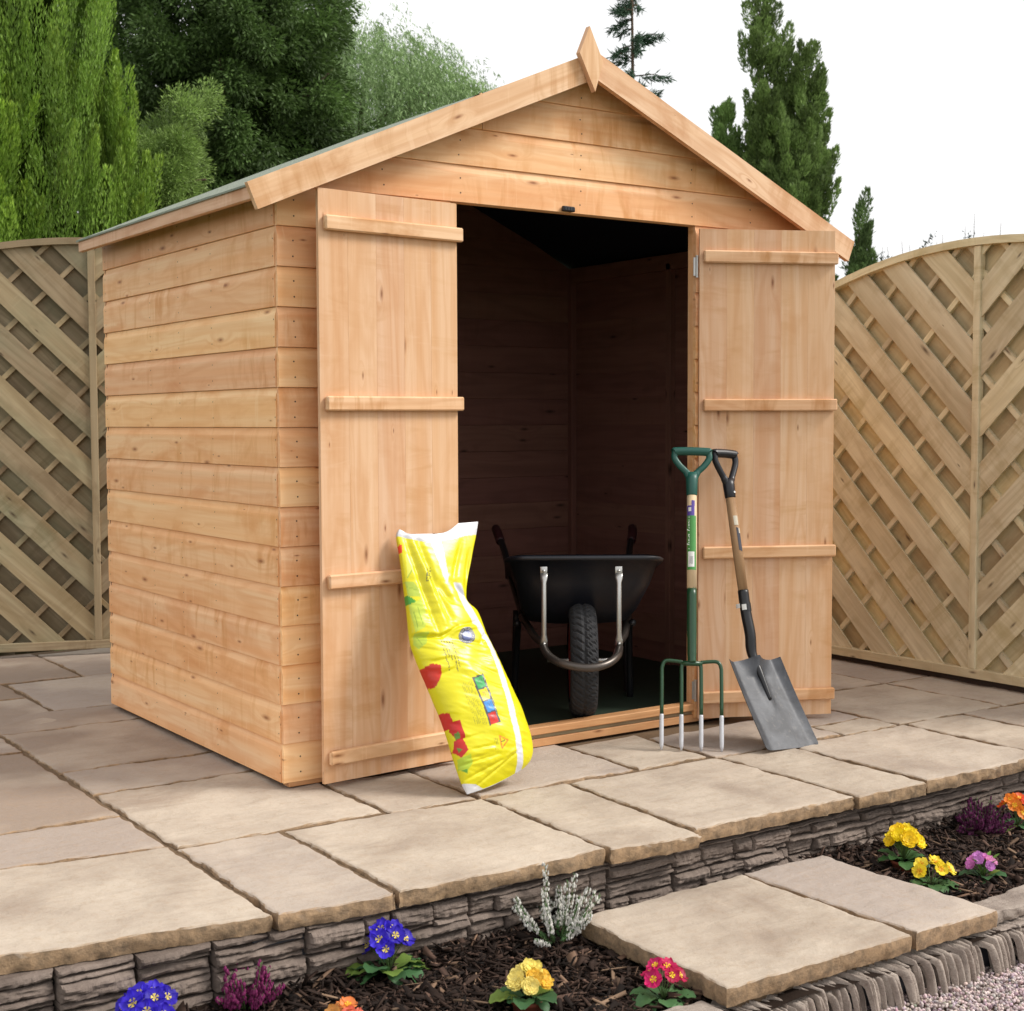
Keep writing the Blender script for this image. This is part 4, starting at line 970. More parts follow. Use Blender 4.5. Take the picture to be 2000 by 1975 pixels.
# printed colours
YEL = np.array((.66, .60, .006)); col = np.ones(px.shape+(3,))*YEL
def paint(mask, c, f=1.0): col[mask] = col[mask]*(1-f) + np.array(c)*f
def inpoly(pts):
    ins_ = np.zeros(px.shape, bool); n_ = len(pts)
    for i in range(n_):
        x1, y1 = pts[i]; x2, y2 = pts[(i+1) % n_]
        if y1 == y2: continue
        c_ = ((y1 > py) != (y2 > py)) & (px < (x2-x1)*(py-y1)/(y2-y1)+x1); ins_ ^= c_
    return ins_
WHT = (.62, .62, .66)
paint(inpoly([(787, 1140), (800, 1142), (812, 1160), (811, 1172), (792, 1168)]), (.42, .52, .06)); paint(inpoly([(790, 1166), (797, 1172), (806, 1182), (792, 1184)]), (.06, .30, .03))
paint(inpoly([(793, 1186), (812, 1176), (822, 1210), (818, 1232), (803, 1240), (798, 1215)]), (.50, .60, .06)); paint(inpoly([(802, 1242), (826, 1240), (823, 1262), (812, 1272), (804, 1262)]), (.45, .56, .05))
paint(inpoly([(786, 1086), (800, 1092), (800, 1112), (790, 1132)]), (.70, .70, .10)); paint((seg(790, 1132, 802, 1108)[0] < .9), (.35, .45, .05))
for a_ in ((800, 1200, 806, 1232), (806, 1192, 814, 1226), (790, 1150, 806, 1158), (808, 1250, 816, 1264)): paint(seg(*a_)[0] < .8, (.30, .42, .04))
paint(inpoly([(776, 1066), (780, 1068), (781, 1083), (778, 1084)]), (.75, .05, .01))
paint(inpoly([(818, 1310), (832, 1302), (846, 1306), (850, 1322), (843, 1345), (838, 1349), (828, 1330)]), (.52, .028, .012))
paint(inpoly([(856, 1396), (866, 1398), (874, 1415), (875, 1430), (860, 1424)]), (.52, .02, .015)); paint(inpoly([(872, 1415), (884, 1412), (896, 1446), (884, 1452), (872, 1432)]), (.50, .018, .015)); paint(inpoly([(880, 1452), (892, 1448), (901, 1470), (892, 1484), (882, 1472)]), (.52, .02, .015))
paint(inpoly([(878, 1438), (884, 1434), (888, 1446), (882, 1450)]), (.12, .22, .03)); paint(inpoly([(884, 1464), (892, 1468), (888, 1474)]), (.12, .25, .03))
paint(inpoly([(888, 1486), (905, 1478), (912, 1494), (903, 1512), (893, 1506)]), (.42, .55, .04)); paint(inpoly([(896, 1508), (904, 1504), (906, 1514)]), (.12, .32, .04))
# white seam stripe, upper and lower
sw = np.interp(py, [1090, 1141, 1197, 1265, 1330, 1400, 1496, 1520], [878, 887, 908, 948, 968, 983, 1008, 1012]); ww = np.interp(py, [1130, 1141, 1197, 1265, 1500], [2, 7, 10, 6.5, 7])
paint((np.abs(px-sw) < ww) & (py > 1140+(px-885)*.2), WHT)
sw2 = np.interp(py, [1040, 1063, 1138], [842, 845, 866]); ww2 = np.interp(py, [1040, 1063, 1128, 1145], [12, 12, 6, 1]); paint((np.abs(px-sw2) < ww2) & (py < 1142) & (px > 836+(py-1063)*.33), WHT)
topline = np.interp(px, [773, 800, 835, 880, 905, 934], [1050, 1058, 1064, 1056, 1049, 1044]); paint(py < topline, (.52, .52, .54)); paint((py < topline-12), (.62, .62, .64))
paint((py < topline-16) & (np.abs(px-846) < 5), (.02, .02, .03))
botl = np.interp(px, [900, 925, 940, 960, 1000, 1040], [1532, 1534, 1541, 1548, 1540, 1530]); paint((py > botl) & (px < 945), (.62, .62, .64)); paint(vv[:, None]*np.ones(NU)[None] < .007, (.45, .45, .46))
# nutrient panel: four colour squares in a dark frame
a0 = np.array((913.3, 1329.)); a1 = np.array((946.7, 1422.)); ax_ = (a1-a0); La = np.hypot(*ax_); ax_ = ax_/La; bx_ = np.array((-ax_[1], ax_[0]))
da = (px-a0[0])*ax_[0]+(py-a0[1])*ax_[1]; db = -((px-a0[0])*bx_[0]+(py-a0[1])*bx_[1])
paint((da > 0) & (da < La) & (np.abs(db) < 11.2), (.075, .075, .085))
for k_, c_ in enumerate(((.05, .36, .10), (.78, .62, .01), (.04, .24, .62), (.58, .03, .02))):
    s0 = 3+k_*La/4.05; m_ = (da > s0) & (da < s0+La/4.05-2.5) & (db > -8) & (db < 7.5); paint(m_, c_)
    for q_ in range(3): paint(m_ & (np.abs(db-(4-q_*3.4)) < .55) & (da > s0+4) & (da < s0+10+(q_*5) % 8), (.07, .07, .08), .75)
paint((da > 2) & (da < La-14) & (np.abs(db-9.4) < .9) & ((da*1.7 % 3) < 2), (.5, .5, .5), .7)
# columns of small print: rows of broken dark dashes running down the bag
rnd = nzv_(px*.55, py*.9, 3.0)
for k_ in range(7):
    ofs = -15.5-k_*2.9; m_ = (np.abs(db-ofs) < .55) & (da > 5-k_*.5) & (da < La-4-k_*1.3); paint(m_ & (rnd > -.12), (.34, .33, .03), .8)
c0 = np.array((868., 1252.)); 
for k_, (o_, ln) in enumerate(((0, 60), (5.2, 34), (9.8, 40), (14.4, 62), (19.2, 56))):
    d_, t_ = seg(848+o_, 1256-o_*.2, 848+o_+ln*.24, 1256+ln); paint((d_ < 1.15) & (rnd > -.06), (.10, .095, .04), .85)
# round emblem
re = np.hypot(px-898, (py-1249)*.98); paint(re < 16, (.06, .065, .13)); paint((re < 14.6) & (re > 13.2), (.35, .35, .30)); an = np.arctan2(py-1249, px-898); paint((re < 12.6) & (re > 10.6) & (np.sin(an*22) > 0), (.45, .45, .38)); paint(re < 9, (.14, .17, .34)); paint(np.hypot(px-895, py-1246) < 5, (.42, .46, .60))
# barcode
ba = np.array((.12, 1.)); ba /= np.hypot(*ba); dbx = (px-828)*ba[1]-(py-1127)*ba[0]; dby = (px-828)*ba[0]+(py-1127)*ba[1]
paint((np.abs(dbx) < 8) & (np.abs(dby) < 14) & (np.sin(dby*1.9+np.sin(dby*.7)*2) > .15), (.13, .13, .04), .9)
# warning triangle and its print
tri = [(955.6, 1445), (973.5, 1453), (963.5, 1468)]
for i_ in range(3): paint(seg(*tri[i_], *tri[(i_+1) % 3])[0] < 1.25, (.72, .22, .02))
paint(seg(961, 1456, 967, 1453)[0] < .8, (.10, .09, .03))
for k_ in range(3): paint((seg(945.5+k_*2.9, 1450, 951+k_*2.9, 1471)[0] < .6) & (rnd > -.15), (.25, .22, .03), .8)
V_ = np.concatenate([Fr.reshape(-1, 3), Bk.reshape(-1, 3)]); idx = np.arange(NV*NU).reshape(NV, NU)
q1 = np.stack([idx[:-1, :-1], idx[:-1, 1:], idx[1:, 1:], idx[1:, :-1]], -1).reshape(-1, 4); q2 = q1[:, ::-1]+NV*NU
lp = np.concatenate([idx[0, :], idx[1:, -1], idx[-1, -2::-1], idx[-2:0:-1, 0]]); l2 = np.roll(lp, -1); q3 = np.stack([l2, lp, lp+NV*NU, l2+NV*NU], -1)
bag = npmesh('compost_bag', V_, np.concatenate([q1, q2, q3]), np.concatenate([col.reshape(-1, 3), col.reshape(-1, 3)]), BAGM, None, True)
tag(bag, 'bright yellow plastic compost bag with white stripe leaning on the left door', 'bag')

# ------------------------------------------------------------------ flower bed plants
def leafblade(L, Wd, bend, fold=.25, n=7, wav=.0, tipw=.0):
    """spoon-shaped leaf along +x, returns verts (n+1,3 columns) grid"""
    G_ = []
    for i in range(n+1):
        t = i/n; w_ = Wd*(.22+.78*min(1, t*1.75)**1.1)*(math.sqrt(max(.02, 1-((t-.60)/.41)**2)) if t > .60 else 1); x = L*t*math.cos(bend*t*.6); z = L*(.55*t - bend*t*t*.75)
        row = []
        for k, s_ in enumerate((-1, -.5, 0, .5, 1)):
            row.append((x, s_*w_*.5, z + abs(s_)*fold*w_*.5 + wav*math.sin(t*22+k*2)*w_*.3))
        G_.append(row)
    return np.array(G_)
class PM:
    def __init__(s): s.V = []; s.F = []; s.c = []
    def grid(s, P, col, jit=.0):
        n, m_ = P.shape[:2]; b = len(s.V); s.V += P.reshape(-1, 3).tolist(); s.c += [tuple(np.clip(np.array(col)*(1+random.uniform(-jit, jit)), 0, 1))]*(n*m_)
        for i in range(n-1):
            for j in range(m_-1): s.F.append((b+i*m_+j, b+i*m_+j+1, b+(i+1)*m_+j+1, b+(i+1)*m_+j))
    def build(s, name, m, parent, smooth=True): return npmesh(name, np.array(s.V), np.array(s.F), np.array(s.c), m, parent, smooth)
def xf(P, az, tilt, o, sc_=1.0):
    ct, st_ = math.cos(tilt), math.sin(tilt); Q = P*sc_; x = Q[..., 0]*ct - Q[..., 2]*st_; z = Q[..., 0]*st_ + Q[..., 2]*ct; y = Q[..., 1]
    ca, sa = math.cos(az), math.sin(az)
    return np.stack([x*ca-y*sa, x*sa+y*ca, z], -1) + np.array(o)
def flower(pm, c, nrm, r, petal, eye, double=False):
    n = Vector(nrm).normalized(); q = n.to_track_quat('Z', 'Y').to_matrix(); q = np.array(q); sp = random.uniform(0, 6.3)
    def put(P, col, j=.12): pm.grid(P@q.T+np.array(c), col, j)
    for ly in range(3 if double else 1):
        for k in range(5):
            a = sp + k*2*math.pi/5 + ly*.6; rows = []
            R_ = r*(1-.25*ly)
            for i, t in enumerate((.08, .4, .75, .95, 1.0)):
                w_ = R_*(.16+.98*math.sin(min(1, t)*1.9)) if i < 4 else R_*.80
                row = []
                for s_ in (-1, -.5, 0, .5, 1):
                    rr = R_*t*(1-.14*(s_ == 0)*(i >= 3)-.10*abs(s_)*(i >= 3)); z = R_*(.22*t*t + .10*math.sin(s_*5+k) + ly*.16) + (.12*R_*abs(s_))
                    row.append((rr*math.cos(a)-s_*w_*.5*math.sin(a), rr*math.sin(a)+s_*w_*.5*math.cos(a), z))
                rows.append(row)
            put(np.array(rows), petal, .18)
    if eye is not None:
        for k in range(5):
            a = sp + k*2*math.pi/5; rows = []
            for t in (0, .6, 1.0): rows.append([(r*.36*t*math.cos(a)-s_*r*.16*t*math.sin(a), r*.36*t*math.sin(a)+s_*r*.16*t*math.cos(a), r*(.07+.12*t)) for s_ in (-1, 0, 1)])
            put(np.array(rows), eye, .05)
def pot(e, x, y, z, r=.034, h=.03):
    mb = MB(); mb.lathe((x, y, z), (0, 0, 1), [(-.03, r*.80), (h-.008, r*.96), (h-.008, r*1.06), (h, r*1.08), (h, r*.97), (h-.008, r*.93), (h-.009, .001)], 24); return mb.build('pot', TERRA, e, True)
def primrose(x, y, label, petal, eye, nfl=9, spread=.045, fr_=.016, fh=.075, nl=13, ll=.075, double=False, potv=False, leafc=(.055, .135, .05), grp=None, seed=1, strap=0):
    random.seed(seed); z = soilz(x, y)+.004; spread *= 1.02; fr_ *= 1.22; ll *= 1.10; e = empty('primrose', (x, y, z), label, 'primrose', grp)
    if potv: pot(e, x, y, z)
    zb = z + (.026 if potv else .004)
    pm = PM()
    for k in range(nl):
        az = k*2.399+random.uniform(-.3, .3); L = ll*random.uniform(.75, 1.15)
        pm.grid(xf(leafblade(L, L*random.uniform(.52, .68), random.uniform(.55, 1.0), .22, 8, .22), az, random.uniform(-.15, .25), (x+.008*math.cos(az), y+.008*math.sin(az), zb)), np.array(leafc)*random.uniform(.75, 1.35) + (np.array((.10, .09, -.01)) if random.random() < .12 else 0), .1)
    for k in range(strap):
        az = random.uniform(0, 6.3); pm.grid(xf(leafblade(.085, .013, .55, .3, 8, .0), az, .75, (x, y, zb)), (.14, .27, .05), .15)
    pm.build('leaves', PETAL, e)
    fm_, sm_ = PM(), MB()
    for k in range(nfl):
        t = math.sqrt((k+.5)/nfl); az = k*2.399+random.uniform(-.2, .2); d = spread*t
        c = (x+d*math.cos(az), y+d*math.sin(az), zb+fh*(1-.38*t*t)+random.uniform(-.005, .005))
        nrm = (math.cos(az)*t*1.0-.30, math.sin(az)*t*1.0-.45, 1.0-.2*t)
        flower(fm_, c, nrm, fr_*random.uniform(.85, 1.12), petal[k % len(petal)], eye, double)
        sm_.tube([(x, y, zb), ((x+c[0])/2, (y+c[1])/2, zb+(c[2]-zb)*.62), (c[0], c[1], c[2]-.001)], .0013, 6)
    sm_.build('stems', STEM, e, True); fm_.build('flowers', PETAL, e); return e
STEM = plain('flower_stem', (.10, .16, .05), .6, 0, .2)
def heather(x, y, label, colr, leafc, n=26, L=.11, spread=.9, seed=1, bell=.0026, dens=36, upright=.6, name='heather', shaft=.0042, ffrac=.72):
    random.seed(seed); z = soilz(x, y)+.002; e = empty(name, (x, y, z), label, 'heather')
    sm_ = MB(); pm = PM(); fm_ = PM()
    for k in range(n):
        az = random.uniform(0, 6.283); tl = spread*random.uniform(.03, 1)**.6; Lk = L*random.uniform(.65, 1.1)
        pts = []
        for i in range(9):
            t = i/8; h = Lk*t; r_ = h*math.sin(tl)*(1-.25*t*upright); pts.append(Vector((x+.012*math.cos(az)+r_*math.cos(az), y+.012*math.sin(az)+r_*math.sin(az), z+h*math.cos(tl)*(.85+.3*t))))
        sm_.tube(pts, [.0014]*4+[.0009]*5, 5)
        for q in range(dens):
            t = random.uniform(.05, 1.0); i = min(7, int(t*8)); f = t*8-i; p_ = pts[i].lerp(pts[i+1], f)
            a = random.uniform(0, 6.28); 
            if t > .36 and random.random() < ffrac:
                c = p_ + Vector((math.cos(a), math.sin(a), random.uniform(-.4, .5)))*shaft; s_ = bell*random.uniform(.7, 1.25); cc = np.array(colr)*random.uniform(.6, 1.2)
                top_ = np.array([[c.x, c.y, c.z+s_*1.5]]*5); mid = np.array([[c.x+s_*math.cos(w_), c.y+s_*math.sin(w_), c.z] for w_ in (0, 1.57, 3.14, 4.71, 6.283)]); bot = np.array([[c.x+.5*s_*math.cos(w_), c.y+.5*s_*math.sin(w_), c.z-s_*1.3] for w_ in (0, 1.57, 3.14, 4.71, 6.283)])
                fm_.grid(np.stack([top_, mid, bot]), cc, .1)
            else:
                pm.grid(xf(leafblade(.0085, .0022, .3, .1, 2), a, random.uniform(.3, 1.0), tuple(p_)), leafc, .3)
    sm_.build('stems', STEM, e, True); pm.build('leaves', PETAL, e, False); fm_.build('flowers', PETAL, e, False); return e
BLU = [(.035, .015, .48), (.05, .025, .60), (.028, .012, .38)]; EYE = (.80, .62, .12)
primrose(-.784, -1.013, 'blue-violet primrose at the far left, below the patio wall', BLU, EYE, 12, .052, .0205, .095, 12, .075, seed=3)
primrose(-.221, -1.002, 'blue-violet primrose with full green leaf rosette, left of the yellow one', BLU, EYE, 10, .046, .0195, .098, 15, .085, seed=5)
primrose(-.444, -1.209, 'peach and orange primrose just showing at the bottom edge', [(.72, .22, .06), (.75, .36, .10), (.70, .16, .10)], (.85, .5, .03), 8, .035, .016, .062, 10, .06, seed=6)
primrose(-.066, -1.323, 'pale yellow primrose in a sunken pot, in front of the white heather', [(.80, .66, .14), (.84, .70, .20), (.78, .48, .05)], (.78, .40, .02), 9, .040, .0185, .062, 12, .066, True, True, seed=7)
primrose(.200, -1.455, 'crimson primrose with yellow eyes against the front corner of the step', [(.52, .008, .09), (.60, .012, .13), (.42, .006, .06)], (.88, .62, .02), 7, .038, .0175, .075, 13, .066, leafc=(.085, .19, .07), seed=9)
primrose(1.341, -1.148, 'bright yellow double primrose, the taller of the two beside the step', [(.86, .66, .008), (.84, .58, .01)], None, 12, .042, .0185, .088, 9, .06, True, True, strap=6, leafc=(.07, .16, .05), seed=11)
primrose(1.285, -1.287, 'yellow primrose with orange eyes, lower and nearer the edge of the step', [(.84, .62, .02), (.86, .68, .06)], (.80, .33, .01), 6, .050, .0190, .070, 13, .070, False, False, leafc=(.06, .13, .045), seed=13)
primrose(1.457, -1.324, 'pink and lilac primrose by the right coping stone', [(.66, .20, .52), (.58, .22, .56), (.70, .28, .50)], (.75, .5, .25), 10, .036, .0125, .062, 9, .052, True, False, strap=4, seed=15)
primrose(1.947, -1.078, 'orange-red primrose at the right edge beside the purple heather', [(.72, .10, .01), (.80, .22, .015), (.60, .05, .01)], (.86, .55, .02), 8, .046, .0185, .095, 12, .07, seed=17)
heather(.215, -1.045, 'white heather with upright flower spikes, left of the step', (.84, .82, .76), (.10, .20, .075), 27, .150, 1.30, 21, .0030, 150, shaft=.0065, ffrac=.52)
heather(-.56, -.985, 'reddish purple heather between the two blue primroses', (.25, .032, .13), (.05, .045, .03), 46, .080, 1.15, 23, .0036, 46)
heather(1.825, -1.035, 'low dark purple heather by the patio wall on the right', (.16, .03, .10), (.05, .03, .035), 110, .095, 1.45, 25, .0036, 46)

# ------------------------------------------------------------------ trees beyond the fences
def spray(P0, D, L, Wd, cols, name, parent, m=LEAF):
    """thin two-triangle-wide blades: base P0, direction D (unit), length L, width Wd"""
    n = len(P0); r = rng.normal(0, 1, (n, 3)); S = np.cross(D, r); S /= np.linalg.norm(S, axis=1)[:, None]
    mid = P0 + D*(L*.45)[:, None]
    V = np.stack([P0, mid+S*(Wd*.5)[:, None], P0+D*L[:, None], mid-S*(Wd*.5)[:, None]], 1).reshape(-1, 3)
    return npmesh(name, V, np.arange(4*n).reshape(n, 4), np.repeat(cols, 4, 0), m, parent)
def plumes(base, axis, length, radius, nleaf, leafL, leafW, flare=.6, up=.5):
    """flame-shaped plumes filled with blades; arrays base (k,3), axis (k,3) unit, length (k), radius (k)"""
    k = len(base); N = k*nleaf; i = np.repeat(np.arange(k), nleaf); t = rng.random(N)**.85
    a = axis[i]; r0 = rng.normal(0, 1, (N, 3)); r0 -= (r0*a).sum(1)[:, None]*a; r0 /= np.linalg.norm(r0, axis=1)[:, None]
    prof_ = np.sin(np.pi*np.clip(t*.86+.10, 0, 1))**.8
    rr = radius[i]*prof_*np.sqrt(rng.uniform(.12, 1.0, N))
    P0 = base[i] + a*(t*length[i])[:, None] + r0*rr[:, None]
    D = a*(.65+.5*t)[:, None] + r0*(flare*(1-.45*t))[:, None] + rng.normal(0, .28, (N, 3)) + np.array([0, 0, up])
    D /= np.linalg.norm(D, axis=1)[:, None]
    L = leafL*rng.uniform(.6, 1.3, N); Wd = leafW*rng.uniform(.6, 1.3, N)
    return P0, D, L, Wd, i, t, rr/np.maximum(radius[i], 1e-6)
def conifer(name, loc, H, Rd, label, cat, col, nplume=160, nleaf=380, pl=.42, pr=.10, leafL=.035, leafW=.009, z0=1.2, shape='cone', lean=.28, grp=None, flare=.6, up=.5, trunkh=None, taper=.9, zmin=1.3, colv=.35, core=.45, rin=.62):
    x, y, zb = loc; e = empty(name, (x, y, zb), label, cat, grp)
    mb = MB(); mb.tube([(x, y, zb), (x+.02, y, zb+H*.4), (x, y+.02, zb+H*.92)], [.05+.02*H, .03+.01*H, .008], 10); mb.build('trunk', TRUNK, e, True)
    u = rng.random(nplume)**.75; h = z0+(H-z0)*u; az = rng.uniform(0, 2*np.pi, nplume)
    if shape == 'cone': rad = Rd*(1-u**1.3)**taper
    elif shape == 'column': rad = Rd*np.clip(1-u**5, 0, 1)**.5*(.85+.25*np.sin(u*9+az*2))
    else: rad = Rd*np.sqrt(np.clip(1-(u*2-1)**2*.9, .05, 1))
    rad = rad*rng.uniform(rin, 1.08, nplume)
    base = np.stack([x+rad*np.cos(az), y+rad*np.sin(az), zb+h-pl*.4], 1)
    ax_ = np.stack([np.cos(az)*lean, np.sin(az)*lean, np.ones(nplume)], 1)+rng.normal(0, .12, (nplume, 3)); ax_ /= np.linalg.norm(ax_, axis=1)[:, None]
    ln = pl*rng.uniform(.6, 1.35, nplume); pr_ = pr*rng.uniform(.7, 1.3, nplume)
    P0, D, L, Wd, i, t, rn = plumes(base, ax_, ln, pr_, nleaf, leafL, leafW, flare, up)
    tone = rng.uniform(-1, 1, nplume)[i]; c = np.array(col)[None]*(1+colv*tone[:, None]) * rng.uniform(.75, 1.25, (len(P0), 1))
    c = c + np.array([.055, .065, .004])[None]*(t**3*np.clip(rng.normal(.5, .3, len(t)), 0, 1))[:, None]*(col[1]/.12)
    spray(P0, D, L, Wd, np.clip(c, .004, .6), 'crown', e)
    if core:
        # filler lump inside the crown, coloured dark to stand in for deep shade
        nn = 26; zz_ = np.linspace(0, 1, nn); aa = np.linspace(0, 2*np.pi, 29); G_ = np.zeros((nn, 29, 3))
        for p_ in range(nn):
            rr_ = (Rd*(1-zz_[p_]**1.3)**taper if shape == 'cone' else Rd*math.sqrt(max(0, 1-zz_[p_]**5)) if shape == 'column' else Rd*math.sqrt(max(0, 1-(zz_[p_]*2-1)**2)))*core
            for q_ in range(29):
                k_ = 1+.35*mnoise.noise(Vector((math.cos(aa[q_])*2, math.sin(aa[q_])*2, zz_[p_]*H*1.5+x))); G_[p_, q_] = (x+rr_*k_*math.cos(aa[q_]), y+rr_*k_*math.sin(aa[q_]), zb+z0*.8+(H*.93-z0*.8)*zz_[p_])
        pm = PM(); pm.grid(G_, np.array(col)*.10); pm.build('crown_shade_core', CROWNCORE, e, True)
    return e
GZ = -.36
LEYG = (.145, .25, .034)
conifer('leylandii', (.62, 4.75, GZ), 5.3, .62, 'large bright green conifer hedge tree over the left fence', 'conifer', LEYG, 330, 760, .74, .078, .034, .0080, 1.5, 'cone', .10, taper=.42, core=.60, colv=.42, rin=.74, flare=.42, up=.9)
conifer('leylandii', (.33, 4.35, GZ), 3.05, .30, 'small bright green conifer at the left edge, in front of the large one', 'conifer', (.19, .32, .04), 100, 520, .5, .062, .034, .0085, 1.4, 'cone', .2, taper=.7)
conifer('leylandii', (1.13, 4.55, GZ), 3.20, .26, 'slim pointed green conifer just right of the large one', 'conifer', (.155, .26, .036), 90, 520, .5, .055, .034, .0085, 1.4, 'cone', .15, taper=.8)
# feathery light green bush
def bushy(name, loc, r3, zc, label, cat, col, ncl, nleaf, clr, leafL, leafW, droop=0.0, colv=.3, core=.7, outward=.5, grp=None, tr=True, dark=None, lumps=0, lsz=.16):
    x, y = loc; e = empty(name, (x, y, GZ), label, cat, grp)
    if tr:
        mb = MB(); mb.tube([(x, y, GZ), (x+.05, y, (zc+GZ)/2), (x, y, zc+r3[2]*.5)], [.12, .09, .02], 10)
        for k in range(6):
            a = k*1.05; mb.tube([(x, y, zc-r3[2]*.4+k*.1), (x+r3[0]*.5*math.cos(a), y+r3[1]*.5*math.sin(a), zc+r3[2]*.1+k*.08), (x+r3[0]*.85*math.cos(a), y+r3[1]*.85*math.sin(a), zc+r3[2]*.25+k*.05)], [.04, .022, .006], 6)
        mb.build('trunk', TRUNK, e, True)
    v = rng.normal(0, 1, (ncl, 3)); v /= np.linalg.norm(v, axis=1)[:, None]; rad = rng.uniform(.45, 1.0, ncl)**.5
    lump = np.array([1+.22*mnoise.noise(Vector((q[0]*2.2+x, q[1]*2.2, q[2]*2.2))) for q in v])
    if lumps:
        lv = rng.normal(0, 1, (lumps, 3)); lv /= np.linalg.norm(lv, axis=1)[:, None]; li = rng.integers(0, lumps, ncl); fre = rng.random(ncl) < .35
        v0 = rng.normal(0, 1, (ncl, 3)); v0 /= np.linalg.norm(v0, axis=1)[:, None]; lc = np.where(fre[:, None], v0, lv[li])
        v = lc + rng.normal(0, lsz, (ncl, 3)); ln_ = np.linalg.norm(v, axis=1)[:, None]; v /= ln_
        rad = np.clip(1.08 - 1.5*((v-lc)**2).sum(1)/(lsz*2.2)**1.0 - fre*.16 + rng.normal(0, .05, ncl), .45, 1.12)*(.9+.16*((li*7) % 5)/4)
    Cn = np.array([x, y, zc]) + v*np.array(r3)*(rad*lump)[:, None]
    i = np.repeat(np.arange(ncl), nleaf); N = len(i); off = rng.normal(0, 1, (N, 3)); off /= np.linalg.norm(off, axis=1)[:, None]; off *= (rng.random(N)**.45)[:, None]
    P0 = Cn[i] + off*clr*np.array([1, 1, .62 + droop])
    D = v[i]*outward + off*.7 + rng.normal(0, .3, (N, 3)) + np.array([0, 0, .15-droop*1.6]); D /= np.linalg.norm(D, axis=1)[:, None]
    tone = rng.uniform(-1, 1, ncl)[i]; c = np.array(col)[None]*(1+colv*tone[:, None])*rng.uniform(.7, 1.3, (N, 1))
    spray(P0, D, leafL*rng.uniform(.6, 1.3, N), leafW*rng.uniform(.6, 1.3, N), np.clip(c, .003, .6), 'crown', e)
    if core:  # dark filler lump, the shade between leaf clumps put into its colour
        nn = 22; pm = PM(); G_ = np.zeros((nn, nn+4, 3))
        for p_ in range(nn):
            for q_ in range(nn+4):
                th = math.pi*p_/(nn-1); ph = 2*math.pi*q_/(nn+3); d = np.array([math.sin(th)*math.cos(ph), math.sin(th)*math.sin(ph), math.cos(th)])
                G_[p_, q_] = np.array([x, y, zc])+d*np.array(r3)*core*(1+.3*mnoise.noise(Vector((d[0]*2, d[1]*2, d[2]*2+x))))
        pm.grid(G_, np.array(dark if dark else col)*.12); pm.build('crown_shade_core', CROWNCORE, e, True)
    return e
bushy('feathery_tree', (1.62, 5.0), (.36, .36, 1.05), 2.05, 'feathery light green tree between the bright conifer and the dark one', 'tree', (.21, .31, .08), 240, 460, .11, .032, .0075, .25, .35, .6, lumps=26, lsz=.2)
bushy('dark_yew', (3.35, 7.75), (1.18, 1.0, 2.9), 3.0, 'big dark green evergreen tree behind the shed roof', 'tree', (.085, .145, .038), 1000, 380, .15, .050, .017, .35, .45, .60, lumps=150, lsz=.13)
bushy('dark_yew', (2.42, 8.9), (.8, .8, 2.4), 4.0, 'olive green tree showing between the bright conifer and the dark evergreen', 'tree', (.10, .135, .055), 260, 380, .22, .06, .013, .6, .3, .4)
# weeping willow: hanging strands
def willow(loc, label, Rw, zt, n, grp=None):
    x, y = loc; e = empty('weeping_willow', (x, y, GZ), label, 'willow tree', grp)
    mb = MB(); mb.tube([(x, y, GZ), (x+.1, y, 1.6), (x, y, zt*.8)], [.22, .16, .06], 10)
    for k in range(12):
        a = k*.55; mb.tube(bez([(x, y, zt*.55+.05*k), (x+Rw*.4*math.cos(a), y+Rw*.4*math.sin(a), zt*.86), (x+Rw*.8*math.cos(a), y+Rw*.8*math.sin(a), zt*.84)], 4), [.05-.005*q for q in range(9)], 6)
    mb.build('trunk', TRUNK, e, True)
    az = rng.uniform(0, 2*np.pi, n); rr = Rw*np.sqrt(rng.random(n)); top_ = zt - .55*(rr/Rw)**2*Rw*1.0 + rng.normal(0, .16, n); ln = rng.uniform(.5, 1.9, n); nl = 60
    i = np.repeat(np.arange(n), nl); t = np.tile(np.linspace(0, 1, nl), n) + rng.normal(0, .01, n*nl); N = len(i)
    rad = rr[i] + .38*np.sin(np.clip(t, 0, 1)*1.5)*np.clip(t*2, 0, 1)
    P0 = np.stack([x+rad*np.cos(az[i]), y+rad*np.sin(az[i]), top_[i] + .12*np.sin(np.clip(t*4, 0, 3.14)) - ln[i]*t], 1) + rng.normal(0, .02, (N, 3))
    D = np.stack([np.cos(az[i])*.3, np.sin(az[i])*.3, -np.ones(N)*.8], 1)+rng.normal(0, .45, (N, 3)); D /= np.linalg.norm(D, axis=1)[:, None]
    c = np.array([.23, .34, .135])[None]*(1+.3*rng.uniform(-1, 1, n)[i][:, None])*rng.uniform(.75, 1.25, (N, 1))
    spray(P0, D, .060*rng.uniform(.6, 1.3, N), .011*rng.uniform(.7, 1.3, N), c, 'crown', e)
    return e
willow((5.85, 10.35), 'pale grey-green weeping willow rising behind the dark evergreen', 1.62, 5.25, 2300)
